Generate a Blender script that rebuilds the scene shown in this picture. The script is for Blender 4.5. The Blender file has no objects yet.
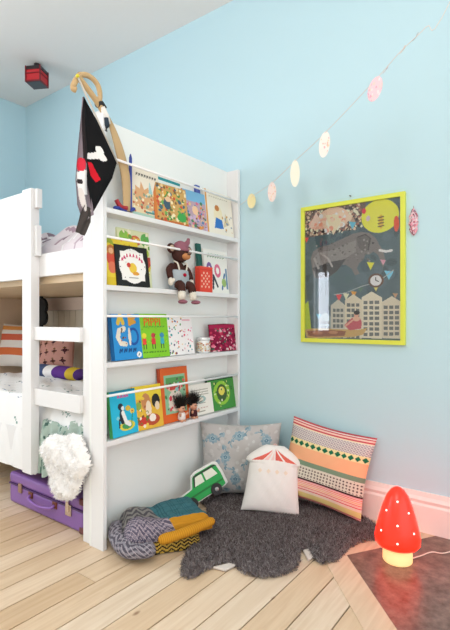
import bpy, math, random
import numpy as np
from mathutils import Vector, Matrix, noise
PI = math.pi
random.seed(4); RNG = np.random.default_rng(7)
COL = bpy.context.scene.collection

# ------------------------------------------------------------------ camera
F = 458.7; CX = 225.0; HY = 319.0; EYE = 0.99
YAW = math.atan(345/458.7); SA, CA = math.sin(YAW), math.cos(YAW)
def ray(px, py):
    u = (px-CX)/F; v = (HY-py)/F
    return Vector((-SA+CA*u, CA+SA*u, v))
def aty(px, py, y):
    d = ray(px, py); t = y/d.y; return Vector((d.x*t, y, EYE+d.z*t))
def atx(px, py, x):
    d = ray(px, py); t = x/d.x; return Vector((x, d.y*t, EYE+d.z*t))
def atz(px, py, z=0.0):
    d = ray(px, py); t = (z-EYE)/d.z; return Vector((d.x*t, d.y*t, z))
def att(px, py, t):
    d = ray(px, py)*t; return Vector((d.x, d.y, EYE+d.z))

cam = bpy.data.cameras.new('camera'); co = bpy.data.objects.new('camera', cam); COL.objects.link(co)
cam.sensor_fit = 'HORIZONTAL'; cam.sensor_width = 36; cam.lens = 36*F/450; cam.shift_y = 4/450
cam.clip_start = .05
co.location = (0, 0, EYE); co.rotation_euler = (PI/2, 0, YAW)
bpy.context.scene.camera = co

# ------------------------------------------------------------------ materials
def lin(c):
    if isinstance(c, str):
        c = c.lstrip('#'); c = [int(c[i:i+2], 16)/255 for i in (0, 2, 4)]
    return tuple((x/12.92 if x <= .04045 else ((x+.055)/1.055)**2.4) for x in c[:3])
MC = {}
def mat(col, rough=.6, metal=0, bump=0, bscale=60, spec=.5, emit=0, ecol=None, trans=0, var=0, sheen=0):
    key = (str(col), rough, metal, bump, bscale, spec, emit, str(ecol), trans, var, sheen)
    if key in MC: return MC[key]
    m = bpy.data.materials.new('surface'); m.use_nodes = True
    nt = m.node_tree; b = nt.nodes['Principled BSDF']
    b.inputs['Roughness'].default_value = rough; b.inputs['Metallic'].default_value = metal
    b.inputs['Specular IOR Level'].default_value = spec
    if sheen: b.inputs['Sheen Weight'].default_value = sheen
    if trans: b.inputs['Transmission Weight'].default_value = trans
    if col == 'attr':
        a = nt.nodes.new('ShaderNodeAttribute'); a.attribute_name = 'Col'
        src = a.outputs['Color']
    else:
        r = nt.nodes.new('ShaderNodeRGB'); r.outputs[0].default_value = (*lin(col), 1); src = r.outputs[0]
    if var:
        tc = nt.nodes.new('ShaderNodeTexCoord'); n = nt.nodes.new('ShaderNodeTexNoise')
        n.inputs['Scale'].default_value = 6; n.inputs['Detail'].default_value = 5
        nt.links.new(tc.outputs['Object'], n.inputs['Vector'])
        mr = nt.nodes.new('ShaderNodeMapRange'); mr.inputs[3].default_value = 1-var; mr.inputs[4].default_value = 1+var*.3
        nt.links.new(n.outputs['Fac'], mr.inputs[0])
        mx = nt.nodes.new('ShaderNodeVectorMath'); mx.operation = 'SCALE'
        nt.links.new(src, mx.inputs[0]); nt.links.new(mr.outputs[0], mx.inputs['Scale']); src = mx.outputs[0]
    nt.links.new(src, b.inputs['Base Color'])
    if emit:
        b.inputs['Emission Color'].default_value = (*lin(ecol or col), 1); b.inputs['Emission Strength'].default_value = emit
    if bump:
        tc = nt.nodes.new('ShaderNodeTexCoord'); n = nt.nodes.new('ShaderNodeTexNoise'); n.inputs['Scale'].default_value = bscale
        n.inputs['Detail'].default_value = 4
        bp = nt.nodes.new('ShaderNodeBump'); bp.inputs['Strength'].default_value = bump; bp.inputs['Distance'].default_value = .004
        nt.links.new(tc.outputs['Object'], n.inputs['Vector']); nt.links.new(n.outputs['Fac'], bp.inputs['Height'])
        nt.links.new(bp.outputs[0], b.inputs['Normal'])
    MC[key] = m; return m
WHITE = mat('#e8e9ea', .45, bump=.05, bscale=30)
FABRIC = mat('attr', .9, bump=.35, bscale=400, spec=.15)
PAINT = mat('attr', .4, spec=.4)
PAGES = mat('#efe6d2', .8)

# ------------------------------------------------------------------ mesh tools
class MB:
    def __init__(s): s.v = []; s.f = []; s.c = []
    def add(s, vs, fs, col=None):
        o = len(s.v); s.v += [tuple(p) for p in vs]
        for f in fs: s.f.append(tuple(i+o for i in f)); s.c.append(col)
        return s
    def box(s, a, b, col=None):
        (x0, y0, z0), (x1, y1, z1) = a, b
        return s.add([(x0,y0,z0),(x1,y0,z0),(x1,y1,z0),(x0,y1,z0),(x0,y0,z1),(x1,y0,z1),(x1,y1,z1),(x0,y1,z1)],
            [(0,3,2,1),(4,5,6,7),(0,1,5,4),(1,2,6,5),(2,3,7,6),(3,0,4,7)], col)
    def prism(s, pts, y0, y1, col=None):           # outline in x,z extruded along y
        n = len(pts)
        vs = [(p[0], y0, p[1]) for p in pts]+[(p[0], y1, p[1]) for p in pts]
        fs = [tuple(range(n)), tuple(range(2*n-1, n-1, -1))]+[(i, (i+1) % n+0, (i+1) % n+n, i+n)[::-1] for i in range(n)]
        return s.add(vs, fs, col)
    def slab(s, pts, z0, z1, col=None):            # outline in x,y extruded along z
        n = len(pts)
        vs = [(p[0], p[1], z0) for p in pts]+[(p[0], p[1], z1) for p in pts]
        fs = [tuple(range(n-1, -1, -1)), tuple(range(n, 2*n))]+[(i, (i+1) % n, (i+1) % n+n, i+n) for i in range(n)]
        return s.add(vs, fs, col)
    def lathe(s, prof, n=32, c=(0,0,0), col=None, sx=1, sy=1):
        vs = []; fs = []
        for r, z in prof:
            for k in range(n):
                a = 2*PI*k/n; vs.append((c[0]+r*math.cos(a)*sx, c[1]+r*math.sin(a)*sy, c[2]+z))
        for i in range(len(prof)-1):
            for k in range(n):
                fs.append((i*n+k, i*n+(k+1) % n, (i+1)*n+(k+1) % n, (i+1)*n+k))
        fs.append(tuple(range(n-1, -1, -1))); fs.append(tuple((len(prof)-1)*n+k for k in range(n)))
        return s.add(vs, fs, col)
    def ball(s, c, r, col=None, n=16, m=10, rot=None):
        if not hasattr(r, '__len__'): r = (r, r, r)
        vs = []; fs = []; R = rot or Matrix.Identity(3)
        for i in range(m+1):
            th = PI*i/m
            for k in range(n):
                a = 2*PI*k/n
                p = R @ Vector((r[0]*math.sin(th)*math.cos(a), r[1]*math.sin(th)*math.sin(a), -r[2]*math.cos(th)))
                vs.append((c[0]+p.x, c[1]+p.y, c[2]+p.z))
        for i in range(m):
            for k in range(n): fs.append((i*n+k, i*n+(k+1) % n, (i+1)*n+(k+1) % n, (i+1)*n+k))
        return s.add(vs, fs, col)
    def tube(s, pts, r, n=10, col=None, flat=1.0, up=(0,0,1)):
        pts = [Vector(p) for p in pts]; N = len(pts); R = r if hasattr(r, '__len__') else [r]*N
        vs = []; fs = []
        for i, p in enumerate(pts):
            d = (pts[min(i+1, N-1)]-pts[max(i-1, 0)]).normalized()
            a = d.cross(Vector(up)); a = a.normalized() if a.length > 1e-4 else Vector((1,0,0))
            b = d.cross(a).normalized()
            for k in range(n):
                t = 2*PI*k/n; q = p+a*math.cos(t)*R[i]+b*math.sin(t)*R[i]*flat; vs.append(tuple(q))
        for i in range(N-1):
            for k in range(n): fs.append((i*n+k, (i+1)*n+k, (i+1)*n+(k+1) % n, i*n+(k+1) % n))
        fs.append(tuple(range(n))); fs.append(tuple((N-1)*n+k for k in range(n-1, -1, -1)))
        return s.add(vs, fs, col)
    def build(s, name, m, parent=None, smooth=False, bevel=0, sub=0, off=None, local=None):
        me = bpy.data.meshes.new(name)
        V = np.array(s.v, dtype=float)
        if off is not None: V = V-np.array(off)
        me.from_pydata(V.tolist(), [], s.f); me.validate(clean_customdata=False)
        if any(c is not None for c in s.c) and len(me.polygons) == len(s.c):
            paint(me, [lin(c) if isinstance(c, str) else (c or (1, 1, 1)) for c in s.c])
        me.materials.append(m)
        o = bpy.data.objects.new(name, me); COL.objects.link(o)
        if parent: o.parent = parent
        if smooth: me.polygons.foreach_set('use_smooth', [True]*len(me.polygons))
        if bevel:
            bv = o.modifiers.new('bevel', 'BEVEL'); bv.width = bevel; bv.segments = 2; bv.limit_method = 'ANGLE'
        if sub:
            sb = o.modifiers.new('sub', 'SUBSURF'); sb.levels = sub; sb.render_levels = sub
        return o
def paint(me, cols):
    at = me.color_attributes.new('Col', 'FLOAT_COLOR', 'CORNER')
    n = np.zeros(len(me.polygons), dtype=int); me.polygons.foreach_get('loop_total', n)
    c = np.ones((len(cols), 4)); c[:, :3] = np.array(cols)
    at.data.foreach_set('color', np.repeat(c, n, axis=0).ravel())
def crv(pts, k=8):                                  # Catmull-Rom through points
    P = [Vector(p) for p in pts]; P = [2*P[0]-P[1]]+P+[2*P[-1]-P[-2]]; out = []
    for i in range(1, len(P)-2):
        for j in range(k):
            t = j/k; a, b, c, d = P[i-1:i+3]
            out.append(.5*((2*b)+(c-a)*t+(2*a-5*b+4*c-d)*t*t+(3*b-a-3*c+d)*t**3))
    out.append(P[-2]); return out

def thing(name, label, cat, loc=(0,0,0), rot=(0,0,0), group=None):
    o = bpy.data.objects.new(name, None); COL.objects.link(o); o.empty_display_size = .05
    o.location = loc; o.rotation_euler = rot; return tag(o, label, cat, group)
def tag(o, label, cat, group=None, kind=None):
    o['label'] = label; o['category'] = cat
    if group: o['group'] = group
    if kind: o['kind'] = kind
    return o
def struct(o): o['kind'] = 'structure'; return o

class Cv:                                           # a picture or pattern woven / printed into a surface, one colour per tiny face
    def __init__(s, w, h, c, asp=None):
        s.w, s.h = w, h; s.a = np.tile(np.array(lin(c)), (h, w, 1)).astype(float)
        s.U, s.V = np.meshgrid((np.arange(w)+.5)/w, (np.arange(h)+.5)/h); s.asp = asp or w/h
    def m(s, mask, c): s.a[mask] = lin(c); return s
    def rect(s, u0, v0, u1, v1, c): return s.m((s.U >= u0) & (s.U <= u1) & (s.V >= v0) & (s.V <= v1), c)
    def ell(s, cu, cv, ru, rv, c, rot=0):
        x = (s.U-cu)*s.asp; y = s.V-cv; ca, sa = math.cos(rot), math.sin(rot)
        X = x*ca+y*sa; Y = -x*sa+y*ca; return s.m((X/(ru*s.asp))**2+(Y/rv)**2 <= 1, c)
    def poly(s, pts, c):
        ins = np.zeros(s.U.shape, bool); n = len(pts)
        for i in range(n):
            (x0, y0), (x1, y1) = pts[i], pts[(i+1) % n]
            if y0 == y1: continue
            cr = ((y0 > s.V) != (y1 > s.V)) & (s.U < (x1-x0)*(s.V-y0)/(y1-y0)+x0); ins ^= cr
        return s.m(ins, c)
    def line(s, pts, wd, c):
        for (x0, y0), (x1, y1) in zip(pts[:-1], pts[1:]):
            dx, dy = (x1-x0)*s.asp, y1-y0; L = dx*dx+dy*dy+1e-9
            t = np.clip(((s.U-x0)*s.asp*dx+(s.V-y0)*dy)/L, 0, 1)
            s.m(((s.U-x0)*s.asp-t*dx)**2+((s.V-y0)-t*dy)**2 <= wd*wd, c)
        return s
    def specks(s, n, r, cols, box=(0, 0, 1, 1), seed=0, jit=.5):
        g = random.Random(seed)
        for i in range(n):
            rr = r*(1-jit*g.random())
            s.ell(g.uniform(box[0], box[2]), g.uniform(box[1], box[3]), rr/s.asp, rr*g.uniform(.6, 1.3), g.choice(cols), g.uniform(0, 3))
        return s
def sheet(name, cv, fn, m, parent=None, smooth=True, back=None, bfn=None):
    def grid(w, h):
        U, V = np.meshgrid(np.linspace(0, 1, w+1), np.linspace(0, 1, h+1)); return U, V
    U, V = grid(cv.w, cv.h); X = np.array(fn(U, V)); verts = X.reshape(3, -1).T
    def faces(w, h, off=0, flip=False):
        I = np.arange(h)[:, None]*(w+1)+np.arange(w)[None, :]+off
        f = np.stack([I, I+1, I+w+2, I+w+1], -1).reshape(-1, 4)
        return f[:, ::-1] if flip else f
    f = faces(cv.w, cv.h); cols = cv.a.reshape(-1, 3)
    if bfn:
        verts = np.vstack([verts, np.array(bfn(U, V)).reshape(3, -1).T])
        f = np.vstack([f, faces(cv.w, cv.h, (cv.w+1)*(cv.h+1), True)])
        cols = np.vstack([cols, np.tile(np.array(lin(back)), (len(cols), 1))])
    me = bpy.data.meshes.new(name); me.from_pydata(verts.tolist(), [], f.tolist())
    paint(me, cols); me.materials.append(m)
    if smooth: me.polygons.foreach_set('use_smooth', [True]*len(me.polygons))
    o = bpy.data.objects.new(name, me); COL.objects.link(o)
    if parent: o.parent = parent
    return o
def nz(X, Y, s=1.0, k=0.0):                          # cheap vector noise
    return (np.sin(X*s*1.7+k)+np.sin(Y*s*2.1+1.3*k+X*s*.6)+.6*np.sin((X+Y)*s*3.7+2*k)+.4*np.sin((X*1.3-Y)*s*6.1+k))/3
def pillow_fn(W, H, T, sgn, pinch=.07, wr=.004, k=0):
    def fn(U, V):
        x = (U-.5)*W*(1-pinch*np.sin(PI*V)); z = V*H+(V-.5)*-pinch*H*np.sin(PI*U)
        pr = ((1-np.abs(2*U-1)**2.6)*(1-np.abs(2*V-1)**2.6)).clip(0)**.55
        y = sgn*T/2*pr+nz(U, V, 6, k)*wr*np.minimum(1, pr*3)
        return x, y, z
    return fn
def pillow(name, cv, W, H, T, m, parent, back, **kw):
    return sheet(name, cv, pillow_fn(W, H, T, -1, **kw), m, parent, back=back, bfn=pillow_fn(W, H, T, 1, **kw))
def fur(name, pts, nrm, L, wd, cols, m, parent, lean=.8, grav=0):
    n = len(pts); P = np.array(pts); N = np.array(nrm)
    J = RNG.normal(size=(n, 3)); T = N+J*lean*.6; T[:, 2] -= grav; T /= np.linalg.norm(T, axis=1)[:, None]
    S = np.cross(T, RNG.normal(size=(n, 3))); S /= np.linalg.norm(S, axis=1)[:, None]
    l = L*RNG.uniform(.6, 1.2, n)[:, None]
    V = np.stack([P-S*wd, P+S*wd, P+T*l+J*l*.12], 1).reshape(-1, 3)
    Fc = np.arange(3*n).reshape(-1, 3)
    me = bpy.data.meshes.new(name); me.from_pydata(V.tolist(), [], Fc.tolist())
    c = np.array([lin(x) for x in cols])[RNG.integers(0, len(cols), n)]
    paint(me, c); me.materials.append(m)
    o = bpy.data.objects.new(name, me); COL.objects.link(o)
    if parent: o.parent = parent
    return o
def text(name, s, size, m, parent, loc, rot=(PI/2,0,0), ext=.0006, align='CENTER'):
    c = bpy.data.curves.new(name, 'FONT'); c.body = s; c.size = size; c.extrude = ext; c.align_x = align; c.resolution_u = 3
    t = bpy.data.objects.new(name, c); COL.objects.link(t)
    dg = bpy.context.evaluated_depsgraph_get(); me = bpy.data.meshes.new_from_object(t.evaluated_get(dg))
    bpy.data.objects.remove(t); me.materials.clear(); me.materials.append(m)
    o = bpy.data.objects.new(name, me); COL.objects.link(o); o.parent = parent; o.location = loc; o.rotation_euler = rot
    return o

# ------------------------------------------------------------------ the room
YW = 2.267; XL = -4.0; ZC = 2.935; XR = 3.2; YB = -3.7
def wallmat(col):
    return mat(col, .75, bump=.08, bscale=25, spec=.25)
BLUE = wallmat('#c2e1eb')
struct(MB().box((XL-.1, YW, 0), (XR, YW+.1, ZC)).build('wall_back', BLUE))
struct(MB().box((XL-.1, YB-.1, ZC), (XR, YW+.1, ZC+.1)).build('ceiling', mat('#f6f1ee', .8, bump=.05, bscale=30)))
# left wall with a window in front of the bunk bed
wl = MB(); x0, x1 = XL-.15, XL
for a, b in (((x0, .45, 0), (x1, YW, ZC)), ((x0, YB, 0), (x1, -1.35, ZC)), ((x0, -1.35, 0), (x1, .45, .85)), ((x0, -1.35, 2.65), (x1, .45, ZC))):
    wl.box(a, b)
struct(wl.build('wall_left', BLUE))
# wall behind the photographer, with a tall window
wb = MB(); y0, y1 = YB-.15, YB
for a, b in (((-3.66, y0, 0), (XR, y1, ZC)), ((XL, y0, 0), (-3.66, y1, .72)), ((XL, y0, 1.95), (-3.66, y1, ZC))):
    if b[0] > a[0]: wb.box(a, b)
struct(wb.build('wall_front', wallmat('#e6ecee')))
def window(name, a, b, axis, sky):
    e = bpy.data.objects.new(name, None); COL.objects.link(e); struct(e)
    f = MB(); t = .05
    if axis == 'x':
        x, y0, z0, y1, z1 = a[0], a[1], a[2], b[1], b[2]; ym = (y0+y1)/2
        for p, q in (((y0, z0), (y1, z0+t)), ((y0, z1-t), (y1, z1)), ((y0, z0), (y0+t, z1)), ((y1-t, z0), (y1, z1)), ((ym-t/2, z0), (ym+t/2, z1)), ((y0, z1-.5), (y1, z1-.46))):
            f.box((x-.05, p[0], p[1]), (x, q[0], q[1]))
        g = MB().add([(x-.06, y0, z0), (x-.06, y1, z0), (x-.06, y1, z1), (x-.06, y0, z1)], [(0, 1, 2, 3)])
    else:
        y, x0, z0, x1, z1 = a[1], a[0], a[2], b[0], b[2]
        for p, q in (((x0, z0), (x1, z0+t)), ((x0, z1-t), (x1, z1)), ((x0, z0), (x0+t, z1)), ((x1-t, z0), (x1, z1))):
            f.box((p[0], y-.05, p[1]), (q[0], y, q[1]))
        g = MB().add([(x0, y-.06, z0), (x1, y-.06, z0), (x1, y-.06, z1), (x0, y-.06, z1)], [(0, 3, 2, 1)])
    f.build('window_frame', WHITE, e); g.build('pane', sky, e)
SKY1 = mat('#e8f2ff', .2, emit=6, ecol='#f0f6ff')
window('window_1', (XL-.05, -1.35, .85), (0, .45, 2.65), 'x', mat('#e8f2ff', .2, emit=3, ecol='#eef5ff'))
window('window_2', (-3.99, YB-.05, .72), (-3.66, 0, 1.95), 'y', SKY1)

# floor boards running towards the poster wall
fm = bpy.data.materials.new('floor_boards'); fm.use_nodes = True; nt = fm.node_tree; b = nt.nodes['Principled BSDF']
tc = nt.nodes.new('ShaderNodeTexCoord'); mp = nt.nodes.new('ShaderNodeMapping'); mp.inputs['Scale'].default_value = (26, 1.6, 1)
n1 = nt.nodes.new('ShaderNodeTexNoise'); n1.inputs['Scale'].default_value = 1.5; n1.inputs['Detail'].default_value = 8; n1.inputs['Distortion'].default_value = 1.2
at = nt.nodes.new('ShaderNodeAttribute'); at.attribute_name = 'Col'
rm = nt.nodes.new('ShaderNodeValToRGB'); rm.color_ramp.elements[0].position = .3; rm.color_ramp.elements[1].position = .7
rm.color_ramp.elements[0].color = (.80, .72, .63, 1); rm.color_ramp.elements[1].color = (1, 1, 1, 1)
mx = nt.nodes.new('ShaderNodeMixRGB'); mx.blend_type = 'MULTIPLY'; mx.inputs[0].default_value = .75
vor = nt.nodes.new('ShaderNodeTexVoronoi'); vor.inputs['Scale'].default_value = 1; mp2 = nt.nodes.new('ShaderNodeMapping'); mp2.inputs['Scale'].default_value = (8.6, 4.2, 1)
kr = nt.nodes.new('ShaderNodeValToRGB'); kr.color_ramp.elements[0].position = .03; kr.color_ramp.elements[1].position = .085
kr.color_ramp.elements[0].color = (.33, .19, .10, 1); kr.color_ramp.elements[1].color = (1, 1, 1, 1)
mk = nt.nodes.new('ShaderNodeMixRGB'); mk.blend_type = 'MULTIPLY'; mk.inputs[0].default_value = .8
L = nt.links.new
L(tc.outputs['Object'], mp.inputs[0]); L(mp.outputs[0], n1.inputs['Vector']); L(n1.outputs['Fac'], rm.inputs[0])
L(at.outputs['Color'], mx.inputs[1]); L(rm.outputs[0], mx.inputs[2])
L(tc.outputs['Object'], mp2.inputs[0]); L(mp2.outputs[0], vor.inputs['Vector']); L(vor.outputs['Distance'], kr.inputs[0])
L(mx.outputs[0], mk.inputs[1]); L(kr.outputs[0], mk.inputs[2]); L(mk.outputs[0], b.inputs['Base Color'])
b.inputs['Roughness'].default_value = .42
bp = nt.nodes.new('ShaderNodeBump'); bp.inputs['Strength'].default_value = .15; bp.inputs['Distance'].default_value = .002
L(n1.outputs['Fac'], bp.inputs['Height']); L(bp.outputs[0], b.inputs['Normal'])
fb = MB(); g = random.Random(3)
fb.box((XL, YB, -.06), (XR, YW, -.012), '#3a2a1c')
BW = .117; x = XL
tones = ['#e2ccb0', '#d8bf9f', '#e8d4ba', '#d3b896', '#dfc7a8', '#e6d4bc']
while x < XR:
    y = YB-g.uniform(0, 2)
    while y < YW:
        ly = g.uniform(3.4, 5.5); ya, yb = max(y, YB), min(y+ly, YW)
        if yb > ya: fb.box((x+.0026, ya+.001, -.03), (x+BW-.0026, yb-.001, 0), g.choice(tones))
        y += ly
    x += BW
struct(fb.build('floor', fm))
# skirting board along the poster wall (moulded profile) and behind the bed
prof = [(0, 0), (-.024, 0), (-.024, .125), (-.018, .135), (-.022, .15), (-.014, .165), (-.010, .185), (0, .185)]
bb = MB(); n = len(prof)
bb.add([(XL, YW+p[0], p[1]) for p in prof]+[(XR, YW+p[0], p[1]) for p in prof],
       [(i, (i+1) % n, (i+1) % n+n, i+n) for i in range(n)]+[tuple(range(n-1, -1, -1)), tuple(range(n, 2*n))])
struct(bb.build('baseboard_back', mat('#f1e9e4', .4)))
bb = MB(); bb.box((XL, YB, 0), (XL+.02, YW-.03, .17)); struct(bb.build('baseboard_left', mat('#f1e9e4', .4)))
# corner hearth plate with its diagonal frame boards
A = atz(347, 556); Bq = atz(388, 617); Cq = atz(432, 537.5)
d1 = (Bq-A).normalized(); d2 = (Cq-A).normalized()
nrm1 = Vector((-d1.y, d1.x, 0)); nrm1 = nrm1 if nrm1.dot(d2) < 0 else -nrm1
wbo = .105
hp = [A, A+d1*1.0, A+d1*1.0+d2*.9, A+d2*.9]
stone = bpy.data.materials.new('hearth_stone'); stone.use_nodes = True; nt = stone.node_tree; b = nt.nodes['Principled BSDF']
tc = nt.nodes.new('ShaderNodeTexCoord'); n1 = nt.nodes.new('ShaderNodeTexNoise'); n1.inputs['Scale'].default_value = 22; n1.inputs['Detail'].default_value = 9; n1.inputs['Roughness'].default_value = .7
rm = nt.nodes.new('ShaderNodeValToRGB'); rm.color_ramp.elements[0].position = .35; rm.color_ramp.elements[1].position = .75
rm.color_ramp.elements[0].color = (*lin('#5a4238'), 1); rm.color_ramp.elements[1].color = (*lin('#9a8073'), 1)
nt.links.new(tc.outputs['Object'], n1.inputs['Vector']); nt.links.new(n1.outputs['Fac'], rm.inputs[0]); nt.links.new(rm.outputs[0], b.inputs['Base Color'])
b.inputs['Roughness'].default_value = .32
struct(MB().slab([(p.x, p.y) for p in hp[::-1]][::-1], -.005, .004).build('trim_1', stone))
def strip(a, d, nn, L0, w, z, seed):
    s = MB(); g = random.Random(seed)
    s.slab([(a.x, a.y), (a.x+d.x*L0, a.y+d.y*L0), (a.x+d.x*L0+nn.x*w, a.y+d.y*L0+nn.y*w), (a.x+nn.x*w, a.y+nn.y*w)], -.005, z, g.choice(tones[:2])); return s
nrm2 = Vector((-d2.y, d2.x, 0)); nrm2 = nrm2 if nrm2.dot(d1) < 0 else -nrm2
s1 = strip(A-d1*.1, d1, nrm1, 1.2, wbo, .003, 1); 
struct(s1.build('trim_2', fm))
struct(strip(A-d2*.04, d2, nrm2, .9, .10, .0035, 2).build('trim_3', fm))

# ------------------------------------------------------------------ shelf unit for picture books
XF = -1.587; XBK = -1.668; YN = 1.247; YE = 2.262; ST = 1.885
SH = [1.470, 1.137, .802, .462]; RL = [1.69, 1.345, 1.003, .658]
sh = thing('book_shelf', 'tall white wall-end bookshelf with four narrow ledges and thin retaining rods', 'bookshelf', (XF, YN, 0))
def W(mb, name, m, root, **k): return mb.build(name, m, root, off=tuple(root.location), **k)
W(MB().box((XBK, YN, 0), (XF, YN+.02, ST)), 'side_panel', WHITE, sh, bevel=.0015)
W(MB().box((XBK, YE-.022, 0), (XF, YE, ST)), 'side_panel', WHITE, sh, bevel=.0015)
W(MB().box((XBK-.012, YN, 0), (XBK, YE, ST-.0)), 'back_panel', mat('#eef2f0', .5), sh)
for z in SH:
    W(MB().box((XBK, YN+.02, z-.022), (XF+.001, YE-.022, z)), 'shelf_board', WHITE, sh, bevel=.0015)
for z in RL:
    W(MB().tube([(XF-.004, YN+.02, z), (XF-.004, YE-.022, z)], .0056), 'retaining_rod', mat('#f7f7f7', .35), sh, smooth=True)

# ------------------------------------------------------------------ books
XB = XF-.022
def book(nm, label, px0, px1, pytop, row, base, art=None, th=.012, spine=None, xo=0, lean=None, rz=0, title=None, group=None, asp=None, w=None, pages=PAGES):
    ya, yb = atx(px0, 300, XB).y, atx(px1, 300, XB).y
    ztop = atx((px0+px1)/2, pytop, XB).z; H = ztop-SH[row]; Wd = yb-ya
    lean = lean if lean is not None else math.atan2(.028, H)
    # local frame: x along the cover's width, -y is the cover's face, z up; turned so that the cover faces the room
    r = thing(nm, label, 'book', (XB+xo, (ya+yb)/2, SH[row]+.001+th*math.sin(lean)), (-lean, 0, PI/2+rz), group)
    c = MB(); c.box((-Wd/2, -.0015, 0), (Wd/2, .0005, H)); c.box((-Wd/2, th-.0015, 0), (Wd/2, th, H)); c.box((-Wd/2-.001, -.0015, 0), (-Wd/2+.001, th, H))
    c.build('cover', mat(spine or base, .4), r)
    MB().box((-Wd/2+.001, .0006, .003), (Wd/2-.003, th-.002, H-.003)).build('pages', pages, r)
    cv = Cv(76, max(24, int(76*H/Wd)), base)
    if art: art(cv)
    cp = sheet('cover_picture', cv, lambda U, V: ((U-.5)*Wd, U*0-.0022, V*H), PAINT, r, smooth=False)
    if title:
        for s, zz, size, col in title:
            text('title', s, size, mat(col, .5), cp, (0, -.003, H*zz))
    return r
G1 = 'picture books on the ledges'
def squig(cv, v, u0, u1, c, n=8, h=.035, w=.012):
    for i in range(n):
        u = u0+(u1-u0)*(i+.5)/n; g = (u1-u0)/n*.3
        cv.line([(u-g, v-h), (u-g*.4, v+h), (u+g*.5, v-h*.6), (u+g, v+h)], w, c)
def a1(c):
    c.rect(0, .0, 1, .5, '#e3d0a8'); squig(c, .83, .18, .92, '#5a544c', 8, .025, .008)
    c.poly([(.1,.2),(.15,.6),(.3,.55),(.35,.7),(.45,.55),(.6,.62),(.65,.45),(.8,.5),(.85,.15)], '#d9a777')
    c.poly([(.6,.5),(.66,.75),(.75,.5)], '#9ec7c9'); c.specks(60, .035, ['#c9693f', '#e8d8ab', '#8a9c7a', '#b5533a', '#f3e6c6', '#7eb0b8'], (.05,.08,.95,.5), 3)
    c.rect(0,0,1,.08,'#a9c9b9'); c.rect(.45,.1,.95,.14,'#4f8a86')
book('picture_book', 'cream storybook with grey title over a busy tan picture, beside blue toy sword', 134.5, 163, 166, 0, '#efe6d4', a1, th=.01, xo=-.012)
def a2(c): c.rect(0,.94,1,1,'#1d8f96'); c.rect(0,.86,1,.94,'#e9f0ea'); c.ell(.8,.55,.1,.08,'#e03a3a')
book('picture_book', 'green book with teal top edge behind the orange jungle book', 160, 186, 178, 0, '#2f9b74', a2, th=.012, xo=-.018)
def a3(c):
    c.rect(0,0,1,.06,'#c46a2a'); c.rect(0,0,.08,1,'#d07a34'); c.specks(130, .055, ['#4a8a3a','#d9a441','#e9cf9a','#7c5634','#c9512e','#6aa84f','#3c6478','#efe2b8'], (.08,.06,.97,.97), 5)
    c.ell(.38,.5,.1,.16,'#3a5568'); c.ell(.42,.62,.09,.07,'#e8c39a'); c.ell(.8,.2,.14,.12,'#3fa24a')
book('picture_book', 'orange-edged book with crowded jungle picture on the top ledge', 156.5, 187, 185, 0, '#caa05a', a3, th=.016, spine='#c4642c', xo=.002, rz=-.09, pages=mat('#4a3020', .7))
def a4(c):
    c.rect(0,.72,1,1,'#7ab4d9'); c.specks(90, .05, ['#d96a8a','#8a5a3c','#e6c38a','#3f7d5a','#c9b0d0','#5a7fae','#d98a3a'], (.04,.04,.96,.72), 9); c.ell(.5,.5,.13,.12,'#f0c8a0')
book('picture_book', 'blue and pink storybook with orange page edge on the top ledge', 186, 207, 191, 0, '#b9a0b0', a4, th=.018, spine='#e07a22', rz=-.06, pages=mat('#e07a22', .7))
book('picture_book', 'narrow dark blue book peeking up between the top-ledge books', 202, 206, 184, 0, '#4659a8', None, th=.012, xo=-.02)
def a5(c):
    squig(c, .86, .15, .85, '#b9b39a', 9, .012, .006); c.ell(.45,.45,.16,.24,'#efe3c0'); c.poly([(.28,.14),(.36,.4),(.58,.36),(.62,.16)],'#2c74c4'); c.ell(.42,.62,.08,.07,'#c07a3a')
    c.poly([(.62,.2),(.72,.55),(.86,.3)],'#d9cba6'); c.specks(14,.03,['#c99a5a','#8a9aa8'],(.6,.1,.95,.5),2); c.rect(.02,0,.08,1,'#e0a050')
book('picture_book', 'cream storybook with a small blue-coated bird at the end of the top ledge', 207, 234, 192, 0, '#eee9da', a5, th=.01)
def b1(c):
    c.rect(0,0,1,.16,'#e0c22e'); c.ell(.17,.55,.14,.16,'#d9533c'); c.ell(.17,.72,.12,.10,'#c97a3a'); c.ell(.17,.7,.07,.06,'#f0b98a'); c.ell(.18,.36,.12,.12,'#e07a5a')
    c.poly([(0,.78),(.1,.86),(.3,.8),(.2,.95),(0,.95)],'#9dae35'); c.specks(25,.03,['#efd95c','#c9a02c','#e88a3a'],(.3,.05,1,.95),4)
book('picture_book', 'big yellow picture book with an orange child figure, on the second ledge', 108.5, 142, 237, 1, '#ecd23c', b1, th=.01, xo=-.008)
def b2(c):
    c.ell(.2,.87,.15,.1,'#8cbf4a'); c.ell(.55,.82,.16,.09,'#d0613f'); c.ell(.86,.85,.14,.12,'#5fae55'); c.specks(20,.04,['#f3efd0','#6a9a3c','#e0b53a'],(0,.7,1,1),8)
    c.rect(.55,.35,1,.55,'#b44434'); c.ell(.8,.62,.16,.1,'#a9c43a'); c.specks(30,.045,['#d9c63c','#e2552e','#5a8a3c'],(.5,0,1,.5),6)
book('picture_book', 'pale green comic picture book rising behind the black-framed book', 124, 155.5, 229, 1, '#dfe3b8', b2, th=.01, xo=-.024)
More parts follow.
